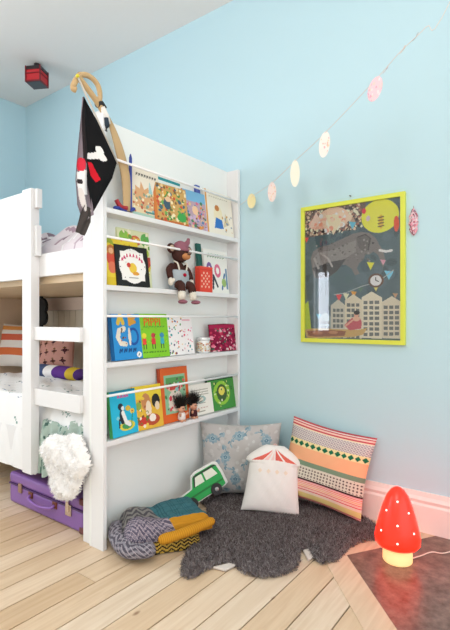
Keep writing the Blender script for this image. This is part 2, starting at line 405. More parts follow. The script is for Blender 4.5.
def b3(c):
    c.rect(0,0,1,1,'#161616'); c.ell(.5,.5,.41,.43,'#f4f2ee'); c.rect(.14,.14,.86,.86,'#f4f2ee')
    for i in range(8):
        t = PI*(.82-.64*i/7); u = .5+.36*math.cos(t); v = .52+.25*math.sin(t); c.line([(u-.02,v-.03),(u,v+.035),(u+.02,v-.03)],.014,'#cf2f68')
    c.ell(.5,.45,.12,.13,'#e7c440'); c.ell(.38,.52,.06,.06,'#c8342c'); c.ell(.58,.32,.1,.05,'#e2a03a'); c.rect(.35,.2,.65,.22,'#a8a8a8')
    g = random.Random(2)
    for i in range(46): c.ell(g.choice([g.uniform(.1,.9), .12, .88]), g.choice([.1,.9,g.uniform(.1,.9)]), .014, .012, '#161616')
book('picture_book', 'black-framed white book with arched pink title on the second ledge', 117.5, 148.5, 246, 1, '#161616', b3, th=.012, xo=.006, rz=-.05)
def b4(c):
    squig(c, .86, .15, .9, '#3c8a5a', 7, .035, .012)
    c.ell(.2,.5,.13,.2,'#7a5a9a'); c.ell(.2,.5,.06,.11,'#f2efe9'); c.ell(.55,.52,.14,.16,'#d96a8a'); c.ell(.55,.52,.07,.08,'#f2efe9'); c.line([(.3,.1),(.35,.4),(.5,.15)],.03,'#2f2f3f'); c.line([(.7,.1),(.85,.45)],.03,'#3c6a9a'); c.ell(.8,.25,.1,.1,'#9aba6a')
    c.rect(.9,.1,.97,.6,'#6a8aa8')
book('picture_book', 'narrow dark green book standing behind the red patterned box', 202.5, 206.5, 243, 1, '#1f6058', None, th=.012, xo=-.016)
book('picture_book', 'white alphabet book with coloured loops at the end of second ledge', 206.5, 229, 250, 1, '#eeefe9', b4, th=.01)
def c1(c):
    c.line([(.2,.8),(.3,.98)],.05,'#e4c34a'); c.line([(.3,.98),(.38,.8)],.05,'#e4c34a'); c.line([(.62,.97),(.62,.78)],.05,'#d9a03a'); c.line([(.62,.97),(.8,.92),(.64,.88),(.82,.82),(.62,.78)],.035,'#d9a03a')
    c.line([(.4,.68),(.22,.64),(.16,.5),(.25,.36),(.42,.34)],.055,'#e9e0d0'); c.specks(14,.03,['#b5472f','#6a4a3a','#f4ead0'],(.15,.33,.45,.68),2)
    c.ell(.72,.5,.2,.2,'#1f55a8'); c.ell(.72,.5,.13,.14,'#2a92d8'); c.ell(.58,.5,.05,.2,'#e9e0d0'); squig(c,.2,.15,.8,'#174a86',4,.03,.02); c.ell(.87,.09,.09,.065,'#f4f6f6'); c.line([(.85,.07),(.89,.11)],.012,'#222222')
book('picture_book', 'bright blue alphabet book with letters A B C D at left of third ledge', 113, 143, 314.5, 2, '#2a92d8', c1, th=.022, spine='#1f6fb0', xo=.006, rz=.08, pages=mat('#7a3a3c', .7))
def c2(c):
    for u, a, b2_ in ((.22,'#e8483a','#e3d83a'),(.5,'#d83a3a','#c23a4a'),(.78,'#3ab0c4','#3a8ab8')):
        c.ell(u,.5,.07,.06,b2_); c.rect(u-.06,.3,u+.06,.44,a); c.line([(u-.04,.2),(u-.04,.3)],.012,'#333333'); c.line([(u+.04,.2),(u+.04,.3)],.012,'#333333')
    c.specks(30,.014,['#2f7a2c','#d8e83a','#4a5a1a'],(.03,.03,.97,.97),7); squig(c,.12,.15,.9,'#3f7d1e',9,.015,.008); c.rect(.3,.93,.9,.96,'#4f8a22'); squig(c,.7,.2,.9,'#3a8a3a',8,.012,.006)
book('picture_book', 'lime green book with big red-orange title PIPPI on the third ledge', 139, 169.5, 314, 2, '#84cc2a', c2, th=.012, rz=-.03, title=[('PIPPI', .72, .056, '#e8501e')])
def c3(c): c.specks(50,.033,['#d9365a','#2f9a9a','#e0852e','#4a3a6a','#e9b83a','#3a6ab0','#7a3a5a','#58a04a'],(.04,.04,.96,.96),11)
book('picture_book', 'white book sprinkled with tiny coloured figures beside the green title book', 168, 185, 317, 2, '#f4f2f2', c3, th=.01)
def c4(c): c.specks(18,.03,['#e0608a','#e98aa8','#d9365a'],(.1,.3,.96,.8),13); c.specks(12,.03,['#2f4a6a','#2f9a9a','#d9365a'],(.1,.05,.96,.3),14); c.rect(.1,.9,.85,.93,'#e9a8b8')
book('picture_book', 'white book with pink dots overlapping the jar on the third ledge', 183, 196, 317, 2, '#f5f1f2', c4, th=.01, xo=-.01)
def d1(c):
    for i, u in enumerate((.3,.42,.54,.64)): c.line([(u,.85),(u+.03,.9),(u+.06,.85)],.018,'#c65a9a')
    c.ell(.58,.2,.3,.11,'#d9cf4a'); c.ell(.58,.2,.2,.07,'#3f9a5a'); c.ell(.42,.42,.11,.17,'#1c2430'); c.ell(.38,.64,.1,.08,'#1c2430'); c.ell(.46,.6,.06,.05,'#e9eef0'); c.line([(.45,.5),(.55,.28),(.68,.22)],.05,'#f0f0ee'); c.ell(.66,.58,.1,.06,'#d9b83a'); c.ell(.82,.5,.09,.06,'#e0c84a'); c.ell(.82,.5,.03,.02,'#c23a3a'); c.line([(.82,.45),(.76,.25)],.014,'#2f8a4a'); c.ell(.25,.4,.06,.04,'#8ad0d9'); c.line([(.3,.36),(.28,.2)],.02,'#1c2430'); c.rect(0,.96,1,1,'#1486a8')
book('picture_book', 'turquoise storybook with a black cat among flowers, left of bottom ledge', 111, 138.5, 391, 3, '#22b8dc', d1, th=.018, spine='#4aa860', xo=.006, rz=.08, pages=mat('#a7c25a', .7))
def d2(c):
    c.rect(0,.7,1,1,'#e8d03a'); c.ell(.42,.62,.16,.2,'#c98a55'); c.ell(.5,.45,.1,.2,'#ecd9c0'); c.ell(.78,.62,.15,.16,'#1f1a18'); c.ell(.82,.5,.08,.1,'#e9d5b8'); c.ell(.6,.2,.28,.13,'#b44a2a'); c.ell(.62,.24,.12,.09,'#f4ece0'); c.ell(.25,.2,.2,.1,'#c8382a'); c.specks(30,.04,['#8a4a2a','#e9c84a','#f0e4d0','#5f7a3a'],(.02,.05,.5,.75),3); c.ell(.15,.55,.1,.09,'#8aa84a')
book('picture_book', 'yellow and orange picture book of puppies on the bottom ledge', 136.5, 163, 386, 3, '#e2b53a', d2, th=.012, rz=-.05)
def d3(c):
    c.rect(.12,.16,.9,.86,'#8dbf9a'); c.rect(.18,.62,.86,.82,'#5a9a55'); c.ell(.5,.62,.26,.08,'#e8c9b0'); c.rect(.3,.58,.7,.68,'#c8473c'); c.ell(.5,.38,.26,.2,'#e9dcd0'); c.specks(44,.04,['#3f8a4a','#d9485a','#e9dcd0','#5a4a4a','#8ac0c0'],(.14,.2,.86,.8),21)
book('picture_book', 'tall orange-bordered picture book behind the troll dolls on bottom ledge', 164, 191, 368, 3, '#dd6322', d3, th=.02, spine='#b8441c', xo=-.006)
def d4(c):
    for v in (.8,.72,.64): c.rect(.15,v,.85,v+.02,'#b8b5a8')
    c.ell(.5,.5,.22,.12,'#a9c4c0'); c.ell(.5,.5,.12,.07,'#e9e0d0'); c.rect(.3,.36,.7,.38,'#6a6a5a'); squig(c,.22,.2,.8,'#a8452f',5,.012,.006); c.rect(.35,.1,.65,.12,'#9a9a8a')
book('picture_book', 'white book with faint grey-green emblem between trolls and green book', 190, 213.5, 385, 3, '#f1efe6', d4, th=.02, spine='#e8e2cc', rz=-.03)
def d5(c):
    c.rect(0,.9,1,1,'#1f4a2a'); c.ell(.5,.5,.32,.36,'#93c83a'); c.ell(.5,.5,.2,.26,'#3a5a2a'); c.ell(.5,.56,.12,.13,'#e4d65a'); c.specks(30,.035,['#e9e08a','#2f6a2f','#f0f0d8'],(.1,.1,.9,.85),5)
book('picture_book', 'green book with a yellow-green oval picture at right of bottom ledge', 211, 235, 377, 3, '#3f8f3a', d5, th=.016, spine='#24402a', rz=-.05, pages=mat('#d8cfae', .7))

# ------------------------------------------------------------------ small things on the ledges
# jar
p = atx(204, 354, XF-.035)
jar = thing('glass_jar', 'small squat clear jar filled with beads beside the burgundy pouch', 'jar', (XF-.038, p.y, SH[2]+.001)); jar.scale = (1.1, 1.2, 1.2)
MB().lathe([(.026,0),(.030,.004),(.030,.058),(.0285,.064),(.0275,.064),(.0275,.006),(.001,.004)], 32).build('glass', mat('#eef4f4', .05, trans=.0, spec=.8), jar, smooth=True)
jb = MB(); g = random.Random(8)
for i in range(150):
    a = g.uniform(0, 2*PI); rr = .031; jb.ball((rr*math.cos(a), rr*math.sin(a), g.uniform(.008, .05)), .0035, g.choice(['#e9dcc0','#d9c8a0','#c9b088','#f0e6d0','#c77a6a']), 6, 4)
jb.build('beads', PAINT, jar, smooth=True)
MB().lathe([(.0305,.056),(.0325,.057),(.0325,.069),(.030,.071),(.001,.071)], 32).build('lid', mat('#e4e8ea', .25, .3), jar, smooth=True)
# pouch
def flowers(cv, base, cols, n, r, seed): cv.specks(n, r, cols, (0,0,1,1), seed); return cv
cv = Cv(70, 60, '#8a1f42'); flowers(cv, '', ['#c23a5a','#5a1830','#e06a8a','#d8c0c0','#3f6a5a','#b02a50','#7a1a3a','#e89ab0'], 190, .05, 3); cv.rect(0,.86,1,1,'#a82850')
yL, yR = atx(209, 350, XF-.03).y, atx(238.5, 350, XF-.03).y
pou = thing('zip_pouch', 'burgundy flower-print fabric pouch at the right of third ledge', 'pouch', (XF-.036, (yL+yR)/2, SH[2]+.001), (0, 0, PI/2))
Wp = yR-yL; Hp = .152
def pf(s):
    def fn(U, V):
        wv = .82+.18*V; x = (U-.5)*Wp*wv; pr = ((1-np.abs(2*U-1)**3).clip(0)**.5); y = s*(.03*(1-V*.75)*pr+.002)+nz(U, V, 5, 2)*.002*pr; return x, y, V*Hp+np.sin(U*PI)*.003
    return fn
sheet('pouch_body', cv, pf(-1), FABRIC, pou, back='#8a1f42', bfn=pf(1))
MB().tube([(-Wp/2, 0, Hp), (0, 0, Hp+.004), (Wp/2, 0, Hp)], .004).build('zip', mat('#6a1530', .6), pou, smooth=True)
MB().box((Wp/2-.006, -.006, Hp-.016), (Wp/2, -.003, Hp)).build('zip_pull', mat('#c9b68a', .3, .8), pou)
# red box / tin
ya, yb = atx(200, 290, XF-.02).y, atx(212.5, 290, XF-.02).y
rb = thing('patterned_box', 'small red box with white diamond pattern beside the monkey doll', 'box', (XF-.036, (ya+yb)/2, SH[1]+.001), (0, 0, PI/2))
Wb = yb-ya; Hb = .135
MB().box((-Wb/2, -.016, 0), (Wb/2, .020, Hb)).build('box_body', mat('#e0402c', .45), rb, bevel=.002)
cv = Cv(40, 54, '#e2422e')
for i in range(7):
    for j in range(9):
        if 1 <= i <= 5 and 2 <= j <= 7 and (i+j) % 2: cv.poly([((i)/7+.07*k[0], (j)/9+.06*k[1]) for k in ((-1,0),(0,-1),(1,0),(0,1))], '#f2c6b0')
cv.rect(0,.9,1,.93,'#b82a1c')
sheet('box_label', cv, lambda U, V: ((U-.5)*Wb*.98, U*0-.0166, V*Hb), PAINT, rb, smooth=False)
MB().box((-Wb/2-.001, -.018, Hb), (Wb/2+.001, .022, Hb+.006)).build('lid', mat('#e8563e', .45), rb, bevel=.002)

# knitted monkey doll, sitting with its legs over the ledge
yd = atx(183, 290, XF).y; z0 = SH[1]
doll = thing('monkey_doll', 'knitted brown monkey doll in grey dungarees sitting with legs over the ledge', 'doll', (XF-.035, yd, z0+.002))
doll.scale = (1.15, 1.38, 1.17)
KN = mat('attr', .95, bump=.8, bscale=260, spec=.1)
br, gy, cr_, pk = '#4a302c', '#aab4ba', '#e9e2d4', '#9c6674'
# local: +x towards the room, y along the ledge, z up
MB().lathe([(.001,0),(.036,.004),(.044,.03),(.042,.07),(.030,.105),(.022,.118),(.018,.124)], 20, col=br, sx=.75).build('body', KN, doll, smooth=True, sub=1)
MB().lathe([(.038,.002),(.047,.02),(.048,.055),(.044,.085),(.041,.087)], 20, (.004,0,0), gy, sx=.78).build('dungarees', KN, doll, smooth=True)
for s in (-1, 1):
    MB().tube(crv([(.03, s*.018, .082), (.026, s*.026, .115), (0, s*.024, .126)], 4), .0035, 6, cr_).build('strap', KN, doll, smooth=True)
MB().ball((.042, .0, .065), (.006,.008,.008), '#b02038').build('heart_button', KN, doll, smooth=True)
hd = MB(); hd.ball((.006, .006, .158), (.032,.036,.036), br, 20, 14); hd.build('head', KN, doll, smooth=True)
mz = MB(); mz.ball((.034, .013, .148), (.017,.021,.015), '#c98a5a'); mz.ball((.049, .013, .155), (.003,.006,.003), '#5a3a30'); mz.build('muzzle', KN, doll, smooth=True)
for s in (-1, 1): MB().ball((.034, .008+s*.012, .170), .0035, '#111111', 8, 6).build('eye', mat('attr', .2), doll, smooth=True)
for s in (-1, 1):
    e = MB(); e.ball((.004, .006+s*.047, .180), (.008,.021,.022), br); e = e.build('ear', KN, doll, smooth=True)
    MB().ball((.011, .006+s*.047, .180), (.004,.013,.014), '#c9b09a').build('inner_ear', KN, e, smooth=True)
hat_ = MB().lathe([(.036,0),(.038,.008),(.034,.012),(.033,.022),(.022,.038),(.010,.046),(.001,.048)], 20, (.004,.010,.172), pk)
hat_ = hat_.build('hat', KN, doll, smooth=True)
MB().tube(crv([(.006,.03,.2),(.008,.045,.215),(.008,.052,.236)], 4), [.016,.014,.013,.012,.011,.01,.008,.007,.006], 8, pk).build('hat_tip', KN, hat_, smooth=True)
for s in (-1, 1):
    arm_ = MB().tube(crv([(0, s*.03, .105), (.006, s*.052, .085), (.018, s*.056, .05)], 4), [.015,.015,.015,.014,.014,.013,.013,.012,.012], 10, br).build('arm', KN, doll, smooth=True)
    hnd = MB(); hnd.ball((.02, s*.056, .034), (.012,.011,.018), cr_); hnd.ball((.03, s*.05, .04), (.006,.005,.009), cr_); hnd.build('hand', KN, arm_, smooth=True)
    leg_ = MB().tube(crv([(.012, s*.018, .02), (.045, s*.026, .02), (.056, s*.03, -.012)], 4), [.02,.02,.019,.019,.018,.017,.016,.016,.016], 10, br).build('leg', KN, doll, smooth=True)
    MB().tube([(.056, s*.03, -.008), (.057, s*.031, -.03), (.058, s*.032, -.046)], [.0155,.016,.013], 10, cr_).build('sock', KN, leg_, smooth=True)
    MB().ball((.068, s*.036, -.054), (.024,.015,.009), pk).build('shoe', KN, leg_, smooth=True)

# two troll dolls
def troll(px, label, shirt, k, h=.05):
    y = atx(px, 415, XF-.01).y
    t = thing('troll_doll', label, 'doll', (XF-.012, y, SH[3]+.001), group='troll dolls on the bottom ledge')
    t.scale = (1.2, 1.3, 1.3)
    SKN = mat('#d9a184', .6)
    MB().lathe([(.009,.0),(.012,.004),(.014,.02),(.010,.034),(.007,.038)], 14).build('body', SKN, t, smooth=True)
    MB().lathe([(.013,.008),(.0165,.01),(.016,.024),(.011,.035)], 14, col=shirt).build('shirt', FABRIC, t, smooth=True)
    for s in (-1, 1):
        MB().tube([(.004, s*.006, .006), (.010, s*.008, .001+.003), (.015, s*.009, .004)], [.006,.006,.005], 8).build('foot', SKN, t, smooth=True)
        MB().tube([(.003, s*.012, .03), (.010, s*.018, .026), (.014, s*.021, .034)], .0045, 8).build('arm', SKN, t, smooth=True)
        MB().ball((.0, s*.0165, .05), (.003,.005,.006), n=8, m=6).build('ear', SKN, t, smooth=True)
        MB().ball((.0135, s*.0055, .053), .0025, n=8, m=6).build('eye', mat('#1a1210', .2), t, smooth=True)
    hb = MB(); hb.ball((0, 0, .049), (.0145,.0155,.0145)); hb.ball((.0145, 0, .048), (.004,.004,.003), n=8, m=6); hb.build('head', SKN, t, smooth=True)
    MB().ball((.014, 0, .042), (.0015,.005,.0012), n=8, m=6).build('mouth', mat('#a03a34', .5), t)
    pts = []; nn = []; g = random.Random(k)
    for i in range(900):
        a = g.uniform(0, 2*PI); b_ = g.uniform(.15, 1.35); nx, ny, nz_ = math.cos(a)*math.sin(b_), math.sin(a)*math.sin(b_), math.cos(b_)
        if nx > .25 and nz_ < .75: continue
        pts.append((nx*.014, ny*.015, .05+nz_*.014)); nn.append((nx*.8-.1, ny*.9, nz_+.45))
    fur('hair', pts, nn, .045, .0012, ['#17120f', '#2a201a', '#0e0c0c'], mat('attr', .7), t, lean=.35)
troll(182, 'troll doll with upswept black hair and white shirt, left of the pair', '#efe8e4', 1)
troll(194, 'troll doll with upswept black hair and dark shirt, right of the pair', '#4a2a30', 2)

# blue toy sword standing at the left of the top ledge with its red strap
ys = atx(130.5, 200, XF-.03).y
sw = thing('toy_sword', 'dark blue toy sword standing upright at left of the top ledge', 'toy sword', (XF-.03, ys, SH[0]+.001))
BL = mat('#2c3f96', .5)
zt = atx(130.5, 154, XF-.03).z-SH[0]
MB().prism([(-.006,.02),(.006,.02),(.0065,zt-.02),(0,zt),(-.0065,zt-.02)], -.004, .004).build('blade', BL, sw, bevel=.001).rotation_euler = (0,0,PI/2)
MB().tube(crv([(0,-.075,.024),(0,-.05,.012),(0,-.02,.014),(0,0,.018),(0,.02,.03)],5), [.008+.003*math.sin(i*.4) for i in range(21)], 10, flat=.8).build('hand_guard', BL, sw, smooth=True)
MB().tube(crv([(.002,-.085,.05),(.004,-.07,.03),(.004,-.05,.022),(.004,-.025,.024)],5), [.010]*16, 8).build('red_wrap', mat('#a82a34', .7), sw, smooth=True)
ms = MB(); ms.ball((.002,-.086,.012),(.012,.014,.011)); ms.build('pommel', mat('#243a90', .5), sw, smooth=True)

# ------------------------------------------------------------------ wooden sabre and pirate flag
WOOD = mat('#cfae7e', .55, var=.25)
def atxs(pts, x0, x1):
    n = len(pts); return [atx(p[0], p[1], x0+(x1-x0)*i/(n-1)) for i, p in enumerate(pts)]
tip = atx(127, 198, XF-.03); tip.z = SH[0]+.012
sab = thing('wooden_sabre', 'large curved wooden toy sabre leaning in the shelf behind the flag', 'toy sword', tip)
bl = [tip]+[atx(a, b, XF-.030+.004*i) for i, (a, b) in enumerate([(126,180),(122,160),(117,142),(111,125),(104,112)])]
bl = crv(bl, 5); nb = len(bl)
W(MB().tube(bl, [.015+.012*math.sin(PI*min(1, i/nb*1.1+.15)) for i in range(nb)], 12, flat=.35, up=(1,0,0)), 'blade', WOOD, sab, smooth=True)
grip = crv(atxs([(104,113),(97,102),(90,92),(83,83),(77,75)], XF-.012, XF+.0), 5)
W(MB().tube(grip, .0125, 12), 'grip', WOOD, sab, smooth=True)
guard = crv(atxs([(99,104),(100,95),(98,86),(93,79),(86,75),(79,75)], XF-.012, XF+.0), 5)
W(MB().tube(guard, .011, 10), 'hand_guard', WOOD, sab, smooth=True)
hook = crv(atxs([(79,76),(75,82),(73,88),(76,90)], XF, XF+.01), 5)
W(MB().tube(hook, .012, 10), 'hook', WOOD, sab, smooth=True)
W(MB().tube(atxs([(97,104),(101,104),(104,109)], XF-.01, XF-.012), .015, 12), 'black_tape', mat('#1b1b1b', .6), sab, smooth=True)
W(MB().tube(atxs([(102,107),(106,116),(108,124)], XF-.005, XF-.005), [.012,.014,.013], 12), 'white_tape', mat('#e8e4de', .7), sab, smooth=True)
W(MB().tube(atxs([(106,118),(107,126),(106,131)], XF+.002, XF+.002), [.010,.012,.006], 12), 'navy_band', mat('#20303f', .7), sab, smooth=True)

q0 = atx(77.5, 76, XF+.022); q1 = atx(118, 165, XF+.022)
fg = thing('pirate_flag', 'black pirate flag with white bones and red patches hanging on a stick', 'flag', q1)
W(MB().tube([q0, q1], .0042, 10), 'flag_stick', mat('#c4bdb2', .5), fg, smooth=True)
W(MB().ball(q0, .0075), 'yellow_tip', mat('#d8cf2c', .4), fg, smooth=True)
# right flap (front, black) as a draped sheet between measured edges
def cloth(name, left, right, x0, x1, cv, wr=.006, k=0.0, dx=0):
    def interp(path, V):
        n = len(path)-1; i = np.clip((V*n).astype(int), 0, n-1); f = V*n-i
        A_ = np.array(path, float); return A_[i, 0]*(1-f)+A_[i+1, 0]*f, A_[i, 1]*(1-f)+A_[i+1, 1]*f
    Ys, Zs = {}, {}
    L_ = [atx(a, b, x0) for a, b in left]; R_ = [atx(a, b, x1) for a, b in right]
    def fn(U, V):
        ly, lz = interp([(p.y, p.z) for p in L_], V); ry, rz_ = interp([(p.y, p.z) for p in R_], V)
        y = ly*(1-U)+ry*U; z = lz*(1-U)+rz_*U
        x = x0*(1-U)+x1*U+wr*np.sin(U*9+V*3+k)+.5*wr*np.sin(U*4+V*9+k)+dx
        return x-q1.x, y-q1.y, z-q1.z
    return sheet(name, cv, fn, FABRIC, fg)
cv = Cv(80, 110, '#18181a')
# v runs from top (0) to bottom (1) in this piece; bone and red kerchief
cv.line([(.08,.505),(.45,.475)], .026, '#f2f0ee'); cv.ell(.53,.44,.12,.035,'#f2f0ee'); cv.ell(.55,.49,.11,.033,'#f2f0ee')
cv.poly([(.06,.55),(.22,.56),(.5,.73),(.34,.75),(.14,.67)], '#d62030')
cloth('flag_cloth', [(83,97),(83,125),(85,155),(87,185),(92,212)], [(84,97),(97,120),(117,163),(113,178),(93,213)], XF+.026, XF+.030, cv, .003)
cv = Cv(40, 110, '#8c8088'); cv.rect(.5,0,1,.45,'#2c2628'); cv.ell(.35,.47,.32,.05,'#d8384a'); cv.poly([(.1,.53),(.9,.5),(.8,.7),(.2,.72)],'#efecec'); cv.ell(.3,.6,.16,.022,'#3a3436'); cv.line([(.3,.7),(.6,.95)],.05,'#e4dcd8'); cv.ell(.7,.9,.2,.04,'#e4dcd8')
cloth('folded_cloth', [(82,97),(79,125),(77,155),(75,180),(77,205),(84,222)], [(84,97),(86,125),(88,155),(90,185),(93,205),(93,215)], XF+.038, XF+.031, cv, .006, 1)
cv = Cv(24, 40, '#4a4442'); cloth('tail_cloth', [(84,205),(80,215),(76,232)], [(91,208),(91,222),(84,236)], XF+.040, XF+.036, cv, .003, 2)

# ------------------------------------------------------------------ bunk bed
YBD = 1.266
bed = thing('bunk_bed', 'white wooden bunk bed with ladder rungs built against the bookshelf', 'bunk bed', (-1.73, YBD, 0))
def BX(name, a, b, m=WHITE, bv=.002): return W(MB().box(a, b), name, m, bed, bevel=bv)
BX('corner_post', (-1.735, YBD-.012, 0), (-1.682, YBD+.06, 1.60-.17))
BX('side_board', (-3.85, YBD, 1.20), (-1.735, YBD+.03, 1.312))
BX('corner_post', (-1.735, 2.18, 0), (-1.682, 2.24, 1.42))
BX('side_board', (-3.85, 2.21, 1.20), (-1.735, 2.24, 1.32))
BX('ladder_post', (-2.185, YBD-.045, .227), (-2.105, YBD, 1.632))
BX('guard_panel', (-3.85, YBD-.03, 1.19), (-2.188, YBD-.002, 1.628))
BX('guard_cap', (-2.104, YBD-.03, 1.535), (-2.075, YBD-.002, 1.628))
BX('guard_cap', (-2.104, YBD-.03, 1.30), (-2.082, YBD-.002, 1.45))
for z0_, z1_ in ((.887, .952), (.570, .650)): BX('ladder_rung', (-2.105, YBD-.03, z0_), (-1.735, YBD-.004, z1_))
BX('corner_post', (-3.90, YBD, 0), (-3.85, YBD+.06, 1.62)); BX('corner_post', (-3.90, 2.18, 0), (-3.85, 2.24, 1.62))
BX('end_panel', (-1.702, YBD+.06, .12), (-1.684, 2.18, 1.40), WHITE)
BX('end_panel', (-3.85, YBD+.06, .12), (-3.832, 2.18, 1.40), mat('#e2c8ae', .6))
PINE = mat('#dcc3a0', .6, var=.2)
BX('slat_base', (-3.85, YBD+.03, 1.165), (-1.735, 2.21, 1.215), PINE)
BX('rear_beam', (-3.85, 2.15, 1.06), (-1.735, 2.18, 1.16), mat('#e7d3c6', .6))
bk = MB()
for k in range(27): bk.box((-3.84+k*.078, 2.20, .3), (-3.84+k*.078+.075, 2.212, 1.06))
W(bk, 'back_panel', mat('#eadfcb', .6), bed, bevel=.001)
BX('slat_base', (-3.85, YBD+.03, .30), (-1.735, 2.20, .33), PINE)
BX('side_board', (-3.85, YBD+.012, .29), (-1.735, YBD+.035, .42))
mt = MB().box((-3.84, YBD+.04, .335), (-1.745, 2.19, .47)).build('mattress', mat('#f0efec', .9, bump=.3, bscale=200), None, bevel=.03)
tag(mt, 'white lower mattress lying under the printed duvet in the bunk bed', 'mattress')
mt = MB().box((-3.84, YBD+.045, 1.217), (-1.745, 2.19, 1.30)).build('mattress', mat('#efeeec', .9, bump=.3, bscale=200), None, bevel=.03)
tag(mt, 'white upper mattress behind the side board of the top bunk', 'mattress')

# upper duvet: mauve-streaked cotton heaped behind the board
cv = Cv(120, 60, '#e6dde2'); g = random.Random(6)
for i in range(420):
    u, v = g.random(), g.random(); cv.line([(u, v), (u+g.uniform(-.02,.03), v+g.uniform(.08,.25))], g.uniform(.006, .014), g.choice(['#c3aebb','#b39aa8','#d6c7d0','#f4f1f3','#8f7b88','#f6f4f5']))
def ud(U, V):
    x = -3.0+U*1.23; y = YBD+.05+V*.72
    fold = .022*np.sin(U*38+V*6)+.014*np.sin(U*70-V*9)
    z = 1.34+.14*np.sin(np.clip(V*3.4, 0, 1)*PI/2)*(1-.45*V)+fold*np.clip(V*5, 0, 1)+.03*nz(U, V, 5, 1)*np.clip(V*4, 0, 1)
    z = np.where(V < .001, 1.302, z); return x, y, z
d = sheet('duvet', cv, ud, FABRIC); tag(d, 'crumpled white and mauve duvet heaped on the top bunk', 'duvet')

# lower duvet: white cotton with a sparse pencil-line print, hanging over the side
cv = Cv(150, 110, '#f1f2f2'); g = random.Random(9)
for i in range(150):
    u, v = g.random(), g.random(); cv.line([(u, v), (u+g.uniform(-.02,.02), v+g.uniform(-.012,.012)), (u+g.uniform(-.02,.03), v+g.uniform(-.02,.02))], .0035, g.choice(['#7fa09a','#93a3b8','#5f7a78','#c4ccd4','#a9b8b4']))
def ld(U, V):
    x = -3.2+U*1.455; s = V
    # v=0 at hem (outside), v=1 at rear
    hem = .205+.235*(np.clip((U-.72)/.22, 0, 1))
    t = np.clip(s/.35, 0, 1); tt = np.clip((s-.35)/.65, 0, 1)
    z = np.where(s < .35, hem+(.585-hem)*np.sin(t*PI/2), .585+.02*np.sin(tt*3))
    y = np.where(s < .35, YBD+.006+.05*(1-np.cos(t*PI/2)), YBD+.056+tt*.55)
    y = y+.010*np.sin(U*60)*(1-t)*.6+.0*U; y = np.maximum(y, YBD+.006*(1+0*U))
    z = z+.012*nz(U*3, V*3, 4, 2)*np.clip(s*4, 0, 1)
    return x, y, z
d = sheet('duvet', cv, ld, FABRIC); tag(d, 'white duvet with fine sketchy print hanging over the lower bunk side', 'duvet')

# sage floral blanket bunched at the bed's corner
cv = Cv(90, 70, '#a9bcb2'); cv.specks(130, .035, ['#5f7f76','#d9e2dc','#46655e','#8aa89c','#e8ece8','#7a9a8e'], (0,0,1,1), 12)
def sg(U, V):
    a0 = atz(40, 428, .5); x = -2.10+U*.36; t = V
    z = .235+.25*np.sin(np.clip(t/.55, 0, 1)*PI/2)+.02*nz(U, V, 9, 3); z = z+.035*np.exp(-((U-.8)/.2)**2-((V-.55)/.15)**2)-.06*(U-.3)*(1-t)*0
    z = np.where(t < .55, z+.12*np.clip(U-.35, 0, 1)*(1-t/.55), z)
    y = np.where(t < .55, YBD-.012+.03*(t/.55)**3, YBD+.018+(t-.55)*.5)+.010*np.sin(U*30+V*4)
    return x, y, z
d = sheet('floral_blanket', cv, sg, FABRIC); tag(d, 'sage green floral blanket bunched beneath the white fleece on the lower bunk', 'blanket')
kn = MB(); kc = atx(72, 431, -1.86)
def blob(V_, r, k, m=26, n=18):
    vs = []; fs = []
    for i in range(n+1):
        th = PI*i/n
        for j in range(m):
            a = 2*PI*j/m; d_ = Vector((math.sin(th)*math.cos(a), math.sin(th)*math.sin(a), math.cos(th)))
            q = 1+.22*noise.noise(d_*2.2+Vector((k, 0, 0)))+.10*noise.noise(d_*5+Vector((0, k, 0)))
            vs.append((V_[0]+d_.x*r[0]*q, V_[1]+d_.y*r[1]*q, V_[2]+d_.z*r[2]*q))
    for i in range(n):
        for j in range(m): fs.append((i*m+j, (i+1)*m+j, (i+1)*m+(j+1) % m, i*m+(j+1) % m))
    return vs, fs
# white fleece draped over the side: a thick soft hide built on its own outline in the x,z plane
def inside(X, Y, poly):
    ins = np.zeros(X.shape, bool); n = len(poly)
    for i in range(n):
        (xa, ya_), (xb, yb_) = poly[i], poly[(i+1) % n]
        if ya_ == yb_: continue
        ins ^= ((ya_ > Y) != (yb_ > Y)) & (X < (xb-xa)*(Y-ya_)/(yb_-ya_)+xa)
    return ins
def edge_dist(X, Y, poly):
    D = np.full(X.shape, 9.0); n = len(poly)
    for i in range(n):
        a = poly[i]; b_ = poly[(i+1) % n]; dx, dy = b_-a; L2 = dx*dx+dy*dy+1e-12
        t = np.clip(((X-a[0])*dx+(Y-a[1])*dy)/L2, 0, 1); D = np.minimum(D, np.hypot(X-a[0]-t*dx, Y-a[1]-t*dy))
    return D
fl = thing('fleece_throw', 'fluffy white fleece hanging over the lower bunk above the suitcase', 'fleece', (-1.86, 1.245, .25))
FO = np.array([(lambda p_: (p_.x, p_.z))(aty(a, b_, 1.22)) for a, b_ in [(42,441),(49,434),(60,436),(70,433),(79,436),(83,447),(87,456),(89,466),(86,474),(81,481),(78,491),(73,499),(65,503),(57,500),(53,490),(50,478),(46,466),(41,453)]])
flo, fhi = FO.min(0), FO.max(0)
fx, fz_ = np.meshgrid(np.arange(flo[0], fhi[0], .006), np.arange(flo[1], fhi[1], .006))
def fleece_y(X, Z): 
    D = edge_dist(X, Z, FO); return 1.243-.050*(1-np.exp(-D/.022))-.022*nz(X, Z, 17, .7)*np.clip(D/.03, 0, 1)-.008*nz(X, Z, 50, 2)*np.clip(D/.02, 0, 1)
fi = inside(fx, fz_, FO); fid = -np.ones(fx.shape, int); fid[fi] = np.arange(fi.sum())
fv = np.stack([fx[fi], fleece_y(fx[fi], fz_[fi]), fz_[fi]], 1)
